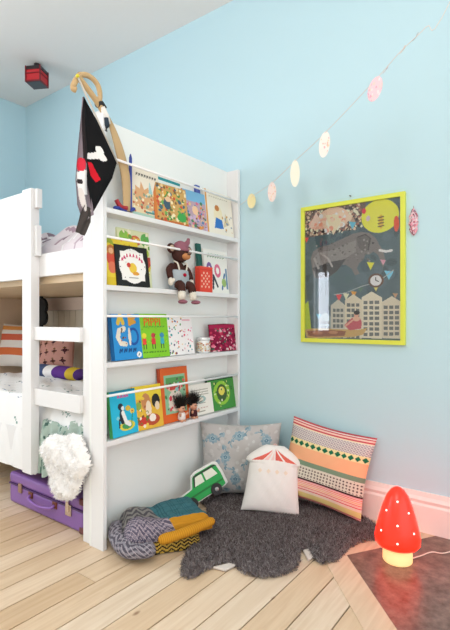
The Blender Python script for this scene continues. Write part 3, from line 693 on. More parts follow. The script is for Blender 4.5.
q = (fid[:-1, :-1] >= 0) & (fid[1:, :-1] >= 0) & (fid[:-1, 1:] >= 0) & (fid[1:, 1:] >= 0)
ff = np.stack([fid[:-1, :-1][q], fid[:-1, 1:][q], fid[1:, 1:][q], fid[1:, :-1][q]], 1)
W(MB().add(fv.tolist(), ff.tolist()), 'hide', mat('#fbfaf8', .95), fl, smooth=True)
bx = RNG.uniform(flo[0], fhi[0], 9000); bz = RNG.uniform(flo[1], fhi[1], 9000); k = inside(bx, bz, FO); bx, bz = bx[k], bz[k]
fur('fleece_fur', np.stack([bx, fleece_y(bx, bz), bz], 1)-np.array(fl.location), np.tile([0, -1.0, -.1], (len(bx), 1)), .011, .0013, ['#fdfdfc', '#fbfaf8', '#ffffff'], mat('attr', .9, spec=.1), fl, lean=.9, grav=.3)

# pillows on the lower bunk
cv = Cv(80, 60, '#d29c90'); g = random.Random(5)
for i in range(4):
    for j in range(3):
        u = .14+i*.24+.05*(j % 2); v = .2+j*.28
        cv.ell(u, v, .045, .045, g.choice(['#4a2c34','#3a3028','#6a4a20'])); cv.rect(u-.07, v-.012, u+.07, v+.012, '#5a343a'); cv.rect(u-.03, v+.06, u+.03, v+.08, '#8a6a2a'); cv.line([(u,v-.09),(u,v+.09)], .012, '#5a3038')
p = aty(58, 392, 1.95)
r = thing('patterned_pillow', 'dusty pink pillow with dark folk motifs standing on the lower bunk', 'pillow', (p.x-.055, 1.96, .60), (-.22, -.16, .1))
pillow('pillow_case', cv, .40, .285, .14, FABRIC, r, '#c48e82', pinch=.12)
cv = Cv(60, 40, '#efeae4'); cv.rect(0,.25,1,.42,'#e07a4a'); cv.rect(0,.6,1,.75,'#d96a50'); cv.rect(0,.86,1,.95,'#e9a05a')
p = aty(19, 385, 1.85)
r = thing('striped_pillow', 'orange and white striped pillow behind the ladder post on lower bunk', 'pillow', (-3.56, 1.93, .60), (-.2, 0, .2))
pillow('pillow_case', cv, .44, .36, .13, FABRIC, r, '#e8e0d8')
cv = Cv(90, 30, '#5f3a8c')
for a, b2_, c_ in ((0,.16,'#e9d9e0'),(.16,.28,'#d8cfd8'),(.28,.44,'#4a5a80'),(.44,.58,'#f2efee'),(.58,.80,'#643a8e'),(.80,.92,'#d0b23a'),(.92,1,'#5a3a80')): cv.rect(a, 0, b2_, 1, c_)
pa, pb = aty(37, 395, 1.75), aty(82, 395, 1.75)
def sf(U, V):
    th = V*2*PI; x = pa.x-.15+(pb.x+.02-pa.x+.15)*U; r_ = .042*(1-.0*U)*(1-np.abs(2*U-1)**12)
    return x, 1.76+r_*np.cos(th)*1.4+.004*np.sin(U*12), .640+r_*np.sin(th)+.0*U
sb = sheet('bolster', cv, sf, FABRIC); tag(sb, 'rolled purple, yellow, blue and white striped blanket on the lower bunk', 'blanket')

# black flower-shaped cushion hanging on the bunk's wall
c_ = aty(34, 312, 1.98); fp = []
for k in range(84):
    a = 2*PI*k/84; rr = .138*(1+.20*abs(math.sin(3.5*a))**.7-.05); fp.append((rr*math.cos(a), rr*math.sin(a)))
fw = thing('felt_flower', 'black scalloped felt flower hanging inside the lower bunk', 'decoration', (c_.x+.035, 1.98, c_.z))
fmn = MB(); fmn.prism(fp, -.012, .012); fmn.build('petals', mat('#17191c', .9), fw, bevel=.006)
MB().ball((0, -.014, 0), (.03, .008, .03)).build('flower_centre', mat('#22252a', .9), fw, smooth=True)
MB().tube([(0, .0, .09), (0, .0, 1.164-c_.z)], .002, 6).build('cord', mat('#222222', .8), fw)

# ------------------------------------------------------------------ purple suitcase
PUR = mat('#8860a6', .38, bump=.25, bscale=120, var=.15)
sc = thing('suitcase', 'old purple suitcase with brass lock lying under the bunk bed', 'suitcase', (-1.775, 1.285, 0))
X0, X1, Y0s, Y1s, ZS = -2.43, -1.775, 1.285, 1.72, .165
W(MB().box((X0, Y0s, .004), (X1, Y1s, .105)), 'bottom_shell', PUR, sc, bevel=.014)
W(MB().box((X0, Y0s-.001, .108), (X1, Y1s, ZS)), 'lid', PUR, sc, bevel=.014)
W(MB().box((X0+.004, Y0s-.004, .103), (X1-.004, Y1s, .110)), 'seam', mat('#4a2a60', .5), sc)
ha, hb = aty(31, 500, Y0s), aty(55, 510, Y0s)
zc = .085
hdl = W(MB().tube(crv([(ha.x, Y0s-.004, zc), (ha.x+.012, Y0s-.02, zc-.012), ((ha.x+hb.x)/2, Y0s-.028, zc-.022), (hb.x-.012, Y0s-.02, zc-.012), (hb.x, Y0s-.004, zc)], 6), .007, 10), 'handle', mat('#8a5cab', .4), sc, smooth=True)
for q in (ha.x, hb.x):
    W(MB().box((q-.018, Y0s-.006, zc-.016), (q+.018, Y0s+.004, zc+.018)), 'handle_mount', mat('#7a4434', .35, .5), sc, bevel=.003).parent = hdl
lk = aty(69, 515, Y0s)
lck = W(MB().box((lk.x-.022, Y0s-.008, .065), (lk.x+.022, Y0s+.004, .118)), 'lock', mat('#c9b8a8', .25, .9), sc, bevel=.003)
W(MB().box((lk.x-.010, Y0s-.013, .085), (lk.x+.010, Y0s-.004, .140)), 'hasp', mat('#d8c8b8', .25, .9), sc, bevel=.002).parent = lck
lk2 = aty(21, 490, Y0s)
W(MB().box((lk2.x-.018, Y0s-.008, .075), (lk2.x+.014, Y0s+.004, .125)), 'lock', mat('#a88a78', .3, .8), sc, bevel=.003)
for zz in (.02, .15):
    W(MB().box((X1-.03, Y0s-.005, zz-.016), (X1+.002, Y0s+.03, zz+.014)), 'corner_guard', mat('#6b3a3c', .45), sc, bevel=.006)

# ------------------------------------------------------------------ ceiling lantern
LT = thing('ceiling_lantern', 'small red and black box lantern fixed under the ceiling', 'lantern', att(37, 74, 3.5), (0, 0, .5))
LT.location.z = ZC; LT.scale = (.68, .68, .78)
s_ = .085
REDM = mat('#c4232c', .4); BLK = mat('#2c2226', .4)
MB().lathe([(.03,-.018),(.032,-.006),(.032,0)], 16).build('ceiling_mount', BLK, LT, smooth=True)
MB().tube([(0,0,-.05),(0,0,-.012)], .012).build('stem', BLK, LT)
MB().box((-s_,-s_,-.085),(s_,s_,-.05)).build('top_box', BLK, LT, bevel=.004)
MB().box((-s_+.004,-s_+.004,-.20),(s_-.004,s_-.004,-.085)).build('shade', REDM, LT, bevel=.003)
cn = MB()
for a in (-1, 1):
    for b2_ in (-1, 1): cn.box((a*s_-.006,b2_*s_-.006,-.205),(a*s_+.006,b2_*s_+.006,-.05))
for a in (-1, 1):
    cn.box((-s_,a*s_-.004,-.205),(s_,a*s_+.004,-.19)); cn.box((a*s_-.004,-s_,-.205),(a*s_+.004,s_,-.19)); cn.box((-s_,a*s_-.004,-.125),(s_,a*s_+.004,-.118)); cn.box((a*s_-.004,-s_,-.125),(a*s_+.004,s_,-.118))
cn.build('frame', mat('#7a1a22', .4), LT)
MB().box((-s_+.006,-s_+.006,-.207),(s_-.006,s_-.006,-.200)).build('bottom_plate', mat('#4b464c', .35), LT)

# ------------------------------------------------------------------ poster
TL, BR_ = aty(301, 208, YW-.02), aty(405, 345, YW-.02)
PW = BR_.x-TL.x; PZ0 = aty(353, 343.5, YW-.02).z; PZ1 = aty(353, 199.5, YW-.02).z; PH = PZ1-PZ0
po = thing('framed_poster', 'yellow-framed collage poster of a floating elephant above pale houses', 'poster', (TL.x, YW-.001, PZ0))
fw_ = .021; YEL = mat('#dbe34e', .35)
fr = MB()
fr.prism([(0,0),(PW,0),(PW-fw_,fw_),(fw_,fw_)], -.022, 0); fr.prism([(0,PH),(fw_,PH-fw_),(PW-fw_,PH-fw_),(PW,PH)], -.022, 0)
fr.prism([(0,0),(fw_,fw_),(fw_,PH-fw_),(0,PH)], -.022, 0); fr.prism([(PW,0),(PW,PH),(PW-fw_,PH-fw_),(PW-fw_,fw_)], -.022, 0)
fr.build('frame', YEL, po)
pw, ph = PW-2*fw_, PH-2*fw_
cv = Cv(210, 300, '#55696f', asp=pw/ph)
def Z(x, y):
    u = (x-72)/290.0; top = 118-44*u; bot = 503+6*u; return (u, 1-(y-top)/(bot-top))
def ZP(l): return [Z(a, b) for a, b in l]
g = random.Random(1)
cv.specks(70, .05, ['#48595f','#5c7078','#546a6c','#4b5d66'], (0,.2,1,.95), 2)
cv.poly(ZP([(72,118),(265,85),(255,140),(225,175),(180,180),(130,190),(72,200)]), '#6e5a52')
cv.specks(420, .011, ['#3a2f2f','#d8c4a8','#b89a80','#e8dcc4','#2c2628','#a06a5a'], (0,.8,.62,1), 3)
cv.ell(*Z(165,140), .17, .085, '#eec0a6'); cv.ell(*Z(120,155), .12, .045, '#e6b09a'); cv.ell(*Z(170,150), .10, .06, '#fae3cc'); cv.poly(ZP([(140,130),(165,190),(205,125)]), '#f6d2b4'); cv.poly(ZP([(85,170),(110,120),(130,160)]), '#f0c4b4')
cv.specks(30, .02, ['#fbe8dc','#f4c8b0','#e89a80'], (.12,.8,.5,.95), 5)
cv.ell(*Z(303,133), .18, .118, '#e9e33c'); cv.ell(*Z(303,137), .15, .09, '#ece74a'); cv.ell(*Z(270,140), .02, .02, '#c9b8c0'); cv.ell(*Z(306,150), .022, .05, '#d8b23c')
for k in range(4): cv.line([Z(299,138+k*9), Z(313,135+k*9)], .005, '#7a6a2a')
cv.ell(*Z(348,157), .025, .055, '#e4502a'); cv.ell(*Z(258,118), .02, .02, '#d8384a')
# elephant
cv.poly(ZP([(92,262),(100,240),(118,228),(150,220),(195,200),(225,186),(250,180),(275,184),(292,200),(302,220),(313,240),(318,265),(312,290),(306,270),(298,250),(285,240),(272,250),(262,246),(258,262),(244,276),(238,290),(246,306),(232,312),(222,292),(205,280),(190,280),(176,300),(150,318),(118,322),(104,318),(98,300)]), '#7d7774')
cv.poly(ZP([(100,262),(120,240),(160,236),(210,214),(235,205),(235,240),(200,262),(160,290),(120,300)]), '#8f8986')
cv.poly(ZP([(98,290),(160,270),(205,262),(178,298),(150,318),(112,320)]), '#4e4a49')
cv.poly(ZP([(236,196),(262,186),(280,200),(272,236),(252,240),(240,222)]), '#6a6462'); cv.line(ZP([(240,196),(262,188),(276,200),(270,234)]), .004, '#4c4746')
cv.line(ZP([(125,245),(150,262),(162,285)]), .007, '#b0aaa6'); cv.line(ZP([(105,262),(118,290)]), .009, '#a5a09c'); cv.line(ZP([(303,236),(320,240),(335,237)]), .009, '#f4f2ea')
cv.ell(*Z(284,214), .012, .006, '#2e2a2a'); cv.specks(60,.008,['#6c6765','#9b9591','#5f5a58'],(.12,.56,.7,.74),8)
# bunting, clock, balloons
for (a, b2_, s2, c_) in ((277,282,11,'#e4e03c'),(328,310,13,'#7cc6de'),(224,160,11,'#5fb8d0'),(78,205,8,'#e0484a'),(183,378,10,'#e0484a'),(205,375,10,'#efe0c0'),(228,368,9,'#e8a03c'),(248,355,8,'#5f7a6a'),(312,272,8,'#d8a0b0'),(292,350,8,'#d8d26a'),(75,425,9,'#e05a3c'),(118,436,8,'#6ab0c8'),(345,372,7,'#c8a07a')):
    cv.poly(ZP([(a-s2, b2_-s2), (a+s2, b2_-s2*.8), (a, b2_+s2*1.2)]), c_)
cv.line(ZP([(168,370),(205,364),(250,345),(300,330),(340,296)]), .003, '#a9b0b0')
cv.ell(*Z(292,327), .075, .05, '#6a4a3a'); cv.ell(*Z(292,327), .055, .038, '#eeece4'); cv.line([Z(292,327), Z(292,318)], .003, '#333333'); cv.line([Z(292,327), Z(300,330)], .003, '#333333')
# houses
for (xa, xb, yt, c_) in ((120,160,440,'#98a4a4'),(158,203,402,'#c9c4b4'),(202,252,386,'#d8cfb8'),(251,309,378,'#ded5c0'),(308,363,392,'#d4cbb6')):
    cv.poly(ZP([(xa,500),(xa,yt),((xa+xb)/2,yt-18),(xb,yt),(xb,502)]), c_)
    for yy in range(int(yt)+10, 494, 16):
        for i in range(3):
            xx = xa+6+i*(xb-xa-10)/3; cv.poly(ZP([(xx,yy),(xx+(xb-xa)/5,yy),(xx+(xb-xa)/5,yy+10),(xx,yy+10)]), '#6e716c')
cv.poly(ZP([(72,400),(84,390),(90,440),(94,475),(72,480)]), '#b8cc3c')
cv.poly(ZP([(72,476),(100,472),(180,474),(240,476),(268,470),(256,490),(225,498),(110,502),(78,500)]), '#c9a868'); cv.poly(ZP([(80,480),(150,476),(205,480),(200,494),(110,498),(84,494)]), '#9a6040'); cv.ell(*Z(115,486), .06, .014, '#b87a54'); cv.ell(*Z(165,484), .05, .013, '#c08a64')
cv.poly(ZP([(200,462),(222,440),(244,436),(252,452),(250,472),(215,478)]), '#c45a64'); cv.ell(*Z(236,442), .035, .02, '#e3b49a'); cv.ell(*Z(236,430), .025, .018, '#dba98e'); cv.ell(*Z(237,424), .032, .016, '#2e2422'); cv.line([Z(226,446), Z(204,464)], .006, '#dba98e')
cv.a = np.clip(cv.a*1.3+.012, 0, .95)
sheet('print', cv, lambda U, V: (fw_-.003+U*(pw+.006), U*0-.010, fw_-.003+V*(ph+.006)), mat('attr', .7, spec=.2), po, smooth=False)
# thin glass over the print
gm = bpy.data.materials.new('picture_glass'); gm.use_nodes = True; nt = gm.node_tree
for n_ in list(nt.nodes): nt.nodes.remove(n_)
o_ = nt.nodes.new('ShaderNodeOutputMaterial'); tr = nt.nodes.new('ShaderNodeBsdfTransparent'); gl = nt.nodes.new('ShaderNodeBsdfGlossy'); gl.inputs['Roughness'].default_value = .02
fz = nt.nodes.new('ShaderNodeFresnel'); fz.inputs[0].default_value = 1.6; mxs = nt.nodes.new('ShaderNodeMixShader')
nt.links.new(fz.outputs[0], mxs.inputs[0]); nt.links.new(tr.outputs[0], mxs.inputs[1]); nt.links.new(gl.outputs[0], mxs.inputs[2]); nt.links.new(mxs.outputs[0], o_.inputs[0])
MB().box((fw_-.003, -.0145, fw_-.003), (PW-fw_+.003, -.013, PH-fw_+.003)).build('glass', gm, po)
nl = aty(350.5, 196, YW-.004)
hk = MB().tube([(nl.x, YW, nl.z), (nl.x, YW-.014, nl.z)], .003, 8).build('picture_nail', mat('#6b6460', .4, .8)); tag(hk, 'small grey nail in the wall just above the yellow frame', 'nail')

# ------------------------------------------------------------------ paper garland
gp = [((237,204), 2.72), ((251,197), 2.66), ((272,183), 2.47), ((295,161), 2.31), ((325,133), 2.12), ((378,77), 1.84), ((400,52), 1.74), ((426,27), 1.65), ((455,-8), 1.55)]
gpts = [att(a[0], a[1], t) for a, t in gp]
gpts[0] = Vector((XF+.004, YE-.01, gpts[0].z))
ends = gpts[-1]; gpts.append(Vector((ends.x+.6, ends.y-.35, ZC)))
gs = MB().tube(crv(gpts, 6), .0012, 6).build('garland_string', mat('#e8dcd4', .8)); tag(gs, 'thin pale string of the paper garland rising to the upper right', 'garland string')
discs = [((251.5,201), 2.66, .034, .052, '#f2e8b4', 'small pale yellow paper oval nearest the bookshelf on the garland'),
         ((272,192), 2.47, .047, .107, '#f2e3de', 'white paper oval with pink specks, second from the bookshelf'),
         ((295,173.5), 2.31, .048, .135, '#f7f6e6', 'plain cream paper oval, middle one of the garland'),
         ((324.5,144.5), 2.12, .05, .12, '#f4f0ea', 'white speckled paper oval on the garland above the poster'),
         ((375,89), 1.84, .052, .10, '#f6cdd6', 'pink paper oval highest on the garland string')]
for i, ((a, b2_), t, wd, hh, c_, lab) in enumerate(discs):
    c0 = att(a, b2_, t); r_ = thing('paper_oval', lab, 'paper ornament', c0, (0, (0,0,0,.12,.3)[i], YAW-.35), 'paper ovals on the garland')
    if i == 0: wd, hh = .05, .085
    cv = Cv(24, 32, c_)
    if i in (1, 3): cv.specks(12, .06, ['#eec2b4','#f0d9b0','#e9b8c0'], (.1,.1,.9,.9), i)
    if i == 4: cv.specks(30, .07, ['#f5a9bc','#fbe3e6','#f7d0c8'], (0,0,1,1), i)
    def df(s):
        def fn(U, V):
            X = U*2-1; Y = V*2-1; x = X*np.sqrt(1-Y*Y/2); y = Y*np.sqrt(1-X*X/2); return x*wd/2, s*.0009+0*U, y*hh/2
        return fn
    sheet('paper', cv, df(-1), FABRIC, r_, back=c_, bfn=df(1))
    top = min(gpts[1:-1], key=lambda p: (p-c0).length)
    MB().tube([(0,0,hh/2-.004),(top.x-c0.x if i < 4 else 0, 0, hh/2+.004)], .0012, 6).build('loop', mat('#e8dcd4', .8), r_)
# fluttering twisted ribbon bits near the top
for i, (a, b2_, t) in enumerate(((385,70,1.81),(402,50,1.735),(415,37,1.69))):
    c0 = att(a, b2_, t)
    o = MB().tube(crv([c0+Vector((-.01,0,-.012)), c0+Vector((.002,.004,0)), c0+Vector((.012,0,.014))], 4), [.0016,.003,.004,.003,.002,.003,.004,.003,.0016], 6, flat=.3).build('ribbon_twist', mat(['#c9c2cc','#e3d3c8','#b9c6cc'][i], .5), smooth=True)
    tag(o, ['grey ribbon twist just above the pink paper oval', 'pale ribbon twist midway up the garland string', 'bluish ribbon twist nearest the upper right end of the string'][i], 'ribbon', 'ribbon twists on the garland')
# speckled paper oval on the wall right of the poster
c0 = aty(413.5, 222, YW-.006)
cv = Cv(30, 60, '#e3c7d2'); cv.specks(110, .045, ['#a8405a','#e9a3b8','#7a4a5a','#f3e4ea','#c46a80','#8a8a9a','#f7a0a8'], (0,0,1,1), 4)
r_ = thing('wall_ornament', 'oval pink and maroon beaded ornament hung on the wall right of the poster', 'wall decoration', c0, (0, 0, 0))
def wf(s):
    def fn(U, V):
        X = U*2-1; Y = V*2-1; x = X*np.sqrt(1-Y*Y/2); y = Y*np.sqrt(1-X*X/2)
        return x*.021*(1+.12*np.sin(V*18)), s*.004*(1-(np.maximum(abs(X), abs(Y)))**2)-.001+0*U, y*.064
    return fn
sheet('beaded_oval', cv, wf(-1), FABRIC, r_, back='#a8405a', bfn=wf(.8))
MB().tube([(0, 0, .062), (0, .002, .075)], .0012, 6).build('loop', mat('#8a5a6a', .8), r_)

# ------------------------------------------------------------------ sheepskin rug
outline = [(180,574),(181,562),(187,548),(196,535),(206,520),(206,506),(196,499),(207,490),(240,484),(290,486),(345,500),(372,513),(381,527),(377,539),(362,541),(349,548),(338,560),(322,563),(311,557),(307,549),(300,551),(301,560),(296,569),(281,575),(262,577),(244,573),(234,565),(224,563),(212,567),(203,571),(193,577),(185,578)]
OP = np.array([[*atz(a, b2_, .012)[:2]] for a, b2_ in outline])
for q in OP: q[1] = min(q[1], 2.225); q[0] = max(q[0], XBK+.02)
lo, hi = OP.min(0), OP.max(0); st = .011
gx, gy_ = np.meshgrid(np.arange(lo[0], hi[0], st), np.arange(lo[1], hi[1], st))
INS = inside(gx, gy_, OP); DD = edge_dist(gx, gy_, OP)
GZ = .004+.020*(1-np.exp(-DD/.02))+.004*nz(gx, gy_, 22, 0)*np.clip(DD/.03, 0, 1)
idx = -np.ones(gx.shape, int); idx[INS] = np.arange(INS.sum())
vs = np.stack([gx[INS], gy_[INS], GZ[INS]], 1)
q = (idx[:-1, :-1] >= 0) & (idx[1:, :-1] >= 0) & (idx[:-1, 1:] >= 0) & (idx[1:, 1:] >= 0)
fs = np.stack([idx[:-1, :-1][q], idx[:-1, 1:][q], idx[1:, 1:][q], idx[1:, :-1][q]], 1)
rc = atz(285, 535)
rug = thing('sheepskin_rug', 'large dark grey curly sheepskin rug spread on the floorboards', 'rug', rc)
W(MB().add(vs.tolist(), fs.tolist()), 'hide', mat('#6a6162', .95), rug, smooth=True)
nF = 105000
bx = RNG.uniform(lo[0]-.01, hi[0]+.01, nF); by = RNG.uniform(lo[1]-.01, hi[1]+.01, nF)
k = inside(bx, by, OP); bx, by = bx[k], by[k]; dd = edge_dist(bx, by, OP)
bz = .004+.020*(1-np.exp(-dd/.02))+.004*nz(bx, by, 22, 0)*np.clip(dd/.03, 0, 1)
curl = np.stack([nz(bx, by, 60, 1)*.9, nz(bx, by, 60, 4)*.9, np.full(bx.shape, .8)], 1)
fur('rug_fur', np.stack([bx, by, bz], 1)-np.array(rc), curl, .013, .0011, ['#6c6362','#827978','#585050','#958e8d','#443d3d','#a8a2a2'], mat('attr', .85, spec=.15), rug, lean=.9)
# pale leather flaps at the rug's edge
for pts in ([(213,567),(226,564),(237,560),(236,565),(225,570)], [(303,550),(309,549),(313,557),(308,560)]):
    W(MB().slab([tuple(atz(a, b2_, .01)[:2]) for a, b2_ in pts][::-1], .003, .012), 'leather_edge', mat('#d9d0c8', .8), rug, bevel=.002)

# ------------------------------------------------------------------ cushions on the rug
def cushion(nm, label, bl, br, H, T, cv, back, tilt, roll=0, zb=.026, parts=None, pinch=.07, k=0):
    mid = (bl+br)/2; Wd = (br-bl).length; a = math.atan2(br.y-bl.y, br.x-bl.x)
    r = thing(nm, label, 'cushion', (mid.x, mid.y, zb), (-tilt, roll, a))
    pillow('cushion_cover', cv, Wd, H, T, FABRIC, r, back, pinch=pinch, k=k); return r, Wd
# blue floral on greige
cv = Cv(190, 184, '#bdbab8'); g = random.Random(15)
spots = [(.16,.80),(.5,.86),(.84,.78),(.32,.55),(.68,.52),(.12,.38),(.88,.36),(.45,.24),(.2,.1),(.75,.12)]
cv.specks(160, .03, ['#c6c4c2','#b2b0ae','#cbcac8'], (0,0,1,1), 31)
for (u, v) in spots:
    a = g.uniform(0, 6.3)
    for s2 in (1, -1):                                    # leafy sprig each side of a full rose
        pts = [(u+s2*.17*t*math.cos(a+t*.8), v+s2*.17*t*math.sin(a+t*.8)) for t in np.linspace(.2, 1, 6)]
        cv.line(pts, .006, '#7f9aa6')
        for j, (x_, y_) in enumerate(pts): cv.ell(x_+.022*math.cos(a+j*2.3), y_+.022*math.sin(a+j*2.3), .026, .013, '#98adb7' if j % 2 else '#7a97a5', a+j)
    for j in range(8): cv.ell(u+.045*math.cos(j*.785), v+.045*math.sin(j*.785), .026, .022, '#93abb6' if j % 2 else '#86a0ad', j*.785)
    cv.ell(u, v, .036, .036, '#a9bcc4')
    for j in range(5): cv.ell(u+.018*math.cos(j*1.26), v+.018*math.sin(j*1.26), .014, .008, '#5f8497', j*1.26+1)
cush1, _ = cushion('floral_cushion', 'grey cushion with blue flower print leaning in the corner by bookshelf', Vector((-1.63,1.935,0)), Vector((-1.232,2.155,0)), .395, .14, cv, '#b4b2b0', .12, -.02, pinch=.09)
# striped
cv = Cv(150, 150, '#f0b98e')
def band(v0, v1, c_): cv.rect(0, v0, 1, v1, c_)
band(.95,1,'#c8505a'); band(.968,.98,'#f0d8d0'); band(.93,.95,'#f3c6b8'); band(.915,.93,'#c8505a'); band(.90,.915,'#ecd8b8')
band(.75,.90,'#dcd3cc')
Ui, Vi = cv.U, cv.V
cv.m((Vi > .755) & (Vi < .895) & ((np.floor(Ui*60)+np.floor(Vi*60)) % 2 == 0), '#a79aa0')
band(.665,.75,'#ecdca4')
for i in range(13): cv.poly([((i+.5)/13+.035*a, .707+.035*b2_) for a, b2_ in ((-1,0),(0,-1),(1,0),(0,1))], '#1f6b4c')
band(.50,.665,'#f3b48a'); band(.44,.50,'#7c957c'); band(.28,.44,'#d8d4c4')
cv.m((Vi > .285) & (Vi < .435) & (np.abs((Ui*26) % 1-.5)+np.abs((Vi*26) % 1-.5) < .34), '#5a4a4a')
band(.258,.283,'#3b2c2c'); band(.25,.258,'#e8a0a0')
for i in range(6): band(.14+i*.019, .14+i*.019+.011, '#e2606c' if i % 2 else '#e88d94')
band(.12,.14,'#d83a4a'); band(.09,.135,'#f0d8c8'); band(.03,.10,'#e6d78e'); band(0,.03,'#e0707a'); band(.012,.02,'#f4dcd0')
cv.m((Vi > .14) & (Vi < .25) & ((Vi*53) % 1 > .62), '#f7dcd8')
cush3, _ = cushion('striped_cushion', 'large multicoloured striped cushion leaning against the wall by the lamp', atz(289, 505, .02)+Vector((.01,.0,0)), atz(366, 521, .02), .465, .14, cv, '#e8c8b8', .27, -.0, k=2)
cush3.rotation_euler = (-.25, .14, .10)
cush3.scale = (1.15, 1, .86); cush3.location += Vector((-.038, -.035, .030))
# house-shaped cushion with a tent roof
hc = atz(270, 512, .03)
hs = thing('tent_cushion', 'small white tent-shaped cushion with coral roof panels in front', 'cushion', (hc.x, hc.y+.0, .03), (-.28, .09, .56))
Wh, Hh = .275, .322
cv = Cv(170, 200, '#eceae6')
cv.poly([(.10,.74),(.30,.76),(.44,.93)], '#dc6a5c'); cv.poly([(.32,.76),(.40,.765),(.47,.93)], '#f0c9c2'); cv.poly([(.52,.77),(.66,.765),(.52,.94)], '#d9655a'); cv.poly([(.70,.76),(.90,.74),(.56,.94)], '#dc6a5c'); cv.poly([(.44,.765),(.50,.77),(.49,.93)], '#ecd0ca')
for i in range(4): cv.poly([(.23+.17*i+.045*a, .60+.035*b2_) for a, b2_ in ((-1,0),(0,-1),(1,0),(0,1))], '#ecdcc8')
hp_v = np.array([0, .70, .735, .78, .84, .92, 1.0]); hp_w = np.array([.53, .45, .52, .51, .44, .32, .17])
def hf(s):
    def fn(U, V):
        hw = np.interp(V, hp_v, hp_w)*(1-.03*np.sin(PI*np.clip(V/.7,0,1))); x = (U*2-1)*hw*Wh
        pr = ((1-np.abs(2*U-1)**2.6).clip(0)*(1-np.abs(2*V-1)**3).clip(0))**.5
        return x, s*.045*pr+.003*nz(U, V, 6, 3)*pr, V*Hh-.008*np.cos((U-.5)*PI)*0+.02*(np.abs(2*U-1)**2)*(V < .1)*-.3
    return fn
sheet('cushion_cover', cv, hf(-1), FABRIC, hs, back='#e6e4e0', bfn=hf(1))
loopp = MB().tube(crv([(-.012,0,Hh-.004),(0,0,Hh+.006),(.012,0,Hh-.004)],4), .003, 6).build('top_loop', mat('#e9c3bc', .8), hs, smooth=True)

# ------------------------------------------------------------------ green car cushion
CW, CH = .265, .14
ccp = att(193, 494, 2.42)
cc = thing('car_cushion', 'flat green vintage car cushion with white edge leaning on shelf back', 'toy car', att(199, 486, 2.37), (-.20, -.40, PI/2-.50))
car = [(-.5,.10),(-.5,.36),(-.44,.50),(-.16,.56),(-.06,.94),(.02,1.0),(.40,1.0),(.47,.92),(.5,.55),(.5,.12),(.42,.08),(-.42,.06)]
def sc_(pts, g=1.0): return [(a*CW*g, (b2_-.52)*CH*g) for a, b2_ in pts]
MB().prism(sc_(car, 1.10), -.010, .016).build('white_backing', mat('#e8e8e4', .8), cc, bevel=.005)
MB().prism(sc_(car, .98), -.019, -.009).build('car_body', mat('#16a24a', .5), cc, bevel=.004)
wn = MB()
for pts in ([(-.09,.60),(-.02,.90),(.12,.90),(.12,.60)], [(.16,.60),(.16,.90),(.36,.90),(.42,.60)]): wn.prism(sc_(pts), -.022, -.018)
wn.build('windows', mat('#e4ead8', .3), cc, bevel=.001)
MB().prism(sc_([(-.12,.58),(-.04,.97),(.42,.97),(.46,.90),(.02,.92),(-.06,.62)]), -.0215, -.0185).build('roof_trim', mat('#1c3a26', .5), cc)
MB().prism(sc_([(-.48,.30),(.48,.30),(.48,.36),(-.48,.36)]), -.021, -.018).build('side_stripe', mat('#0c7a34', .5), cc)
for s in (-.27, .27):
    wh = MB().lathe([(.001,0),(.026,0),(.030,.003),(.030,.010),(.001,.010)], 24); o = wh.build('wheel', mat('#26282a', .6), cc, smooth=False); o.rotation_euler = (PI/2, 0, 0); o.location = (s*CW, -.0165, .13*CH-.52*CH)
    hu = MB().lathe([(.001,0),(.011,0),(.009,.003),(.001,.004)], 16).build('hub_cap', mat('#9aa0a0', .3, .6), o); hu.location = (0, 0, .010)
hl = MB().lathe([(.001,0),(.007,0),(.006,.004),(.001,.005)], 12).build('headlamp', mat('#f0e8a0', .3), cc); hl.location = (-.46*CW, -.02, -.16*CH); hl.rotation_euler = (PI/2, 0, 0)

# ------------------------------------------------------------------ folded knitted blankets
def bil(q, U, V):
    Q = [np.array(p[:2]) for p in q]
    x = Q[0][0]*(1-U)*(1-V)+Q[1][0]*U*(1-V)+Q[2][0]*U*V+Q[3][0]*(1-U)*V
    y = Q[0][1]*(1-U)*(1-V)+Q[1][1]*U*(1-V)+Q[2][1]*U*V+Q[3][1]*(1-U)*V
    return x, y
def mound(nm, label, q, z0, H, cv, k, p=6, extra=None):
    for a in q: a.x = max(a.x, XBK+.012)
    c = sum((Vector((*a[:2], 0)) for a in q), Vector())/4
    def fn(U, V):
        U = .5+.5*np.sin((2*U-1)*PI/2); V = .5+.5*np.sin((2*V-1)*PI/2)      # denser at the borders, where the fold rounds down
        e = np.maximum(np.abs(2*U-1), np.abs(2*V-1)); Us = .5+(U-.5)*1.0; Vs = .5+(V-.5)*1.0
        x, y = bil(q, Us, Vs); cx_, cy_ = c.x, c.y
        h = ((1-np.abs(2*U-1)**p).clip(0)*(1-np.abs(2*V-1)**p).clip(0))**.45
        rr = 1+.04*nz(U, V, 5, k); x = cx_+(x-cx_)*rr; y = cy_+(y-cy_)*rr
        z = z0+H*h+(.006*nz(U, V, 7, k))*h
        if extra: z = z+extra(U, V)*h
        return x, y, z
    o = sheet(nm, cv, lambda U, V: (lambda r: (r[0]-c.x, r[1]-c.y, r[2]-z0))(fn(U, V)), KNB)
    o.location = (c.x, c.y, z0); return o
KNB = mat('attr', .95, bump=.7, bscale=220, spec=.1)
def herr(cv, c0_, c1_, n, per, mask=None, ph=0):
    U, V = cv.U, cv.V; z = np.abs(((U*n) % 1)-.5)*2; k = ((V*per+z*.8+ph) % 1) < .5
    if mask is not None: k = k & mask
    cv.m(k, c1_)
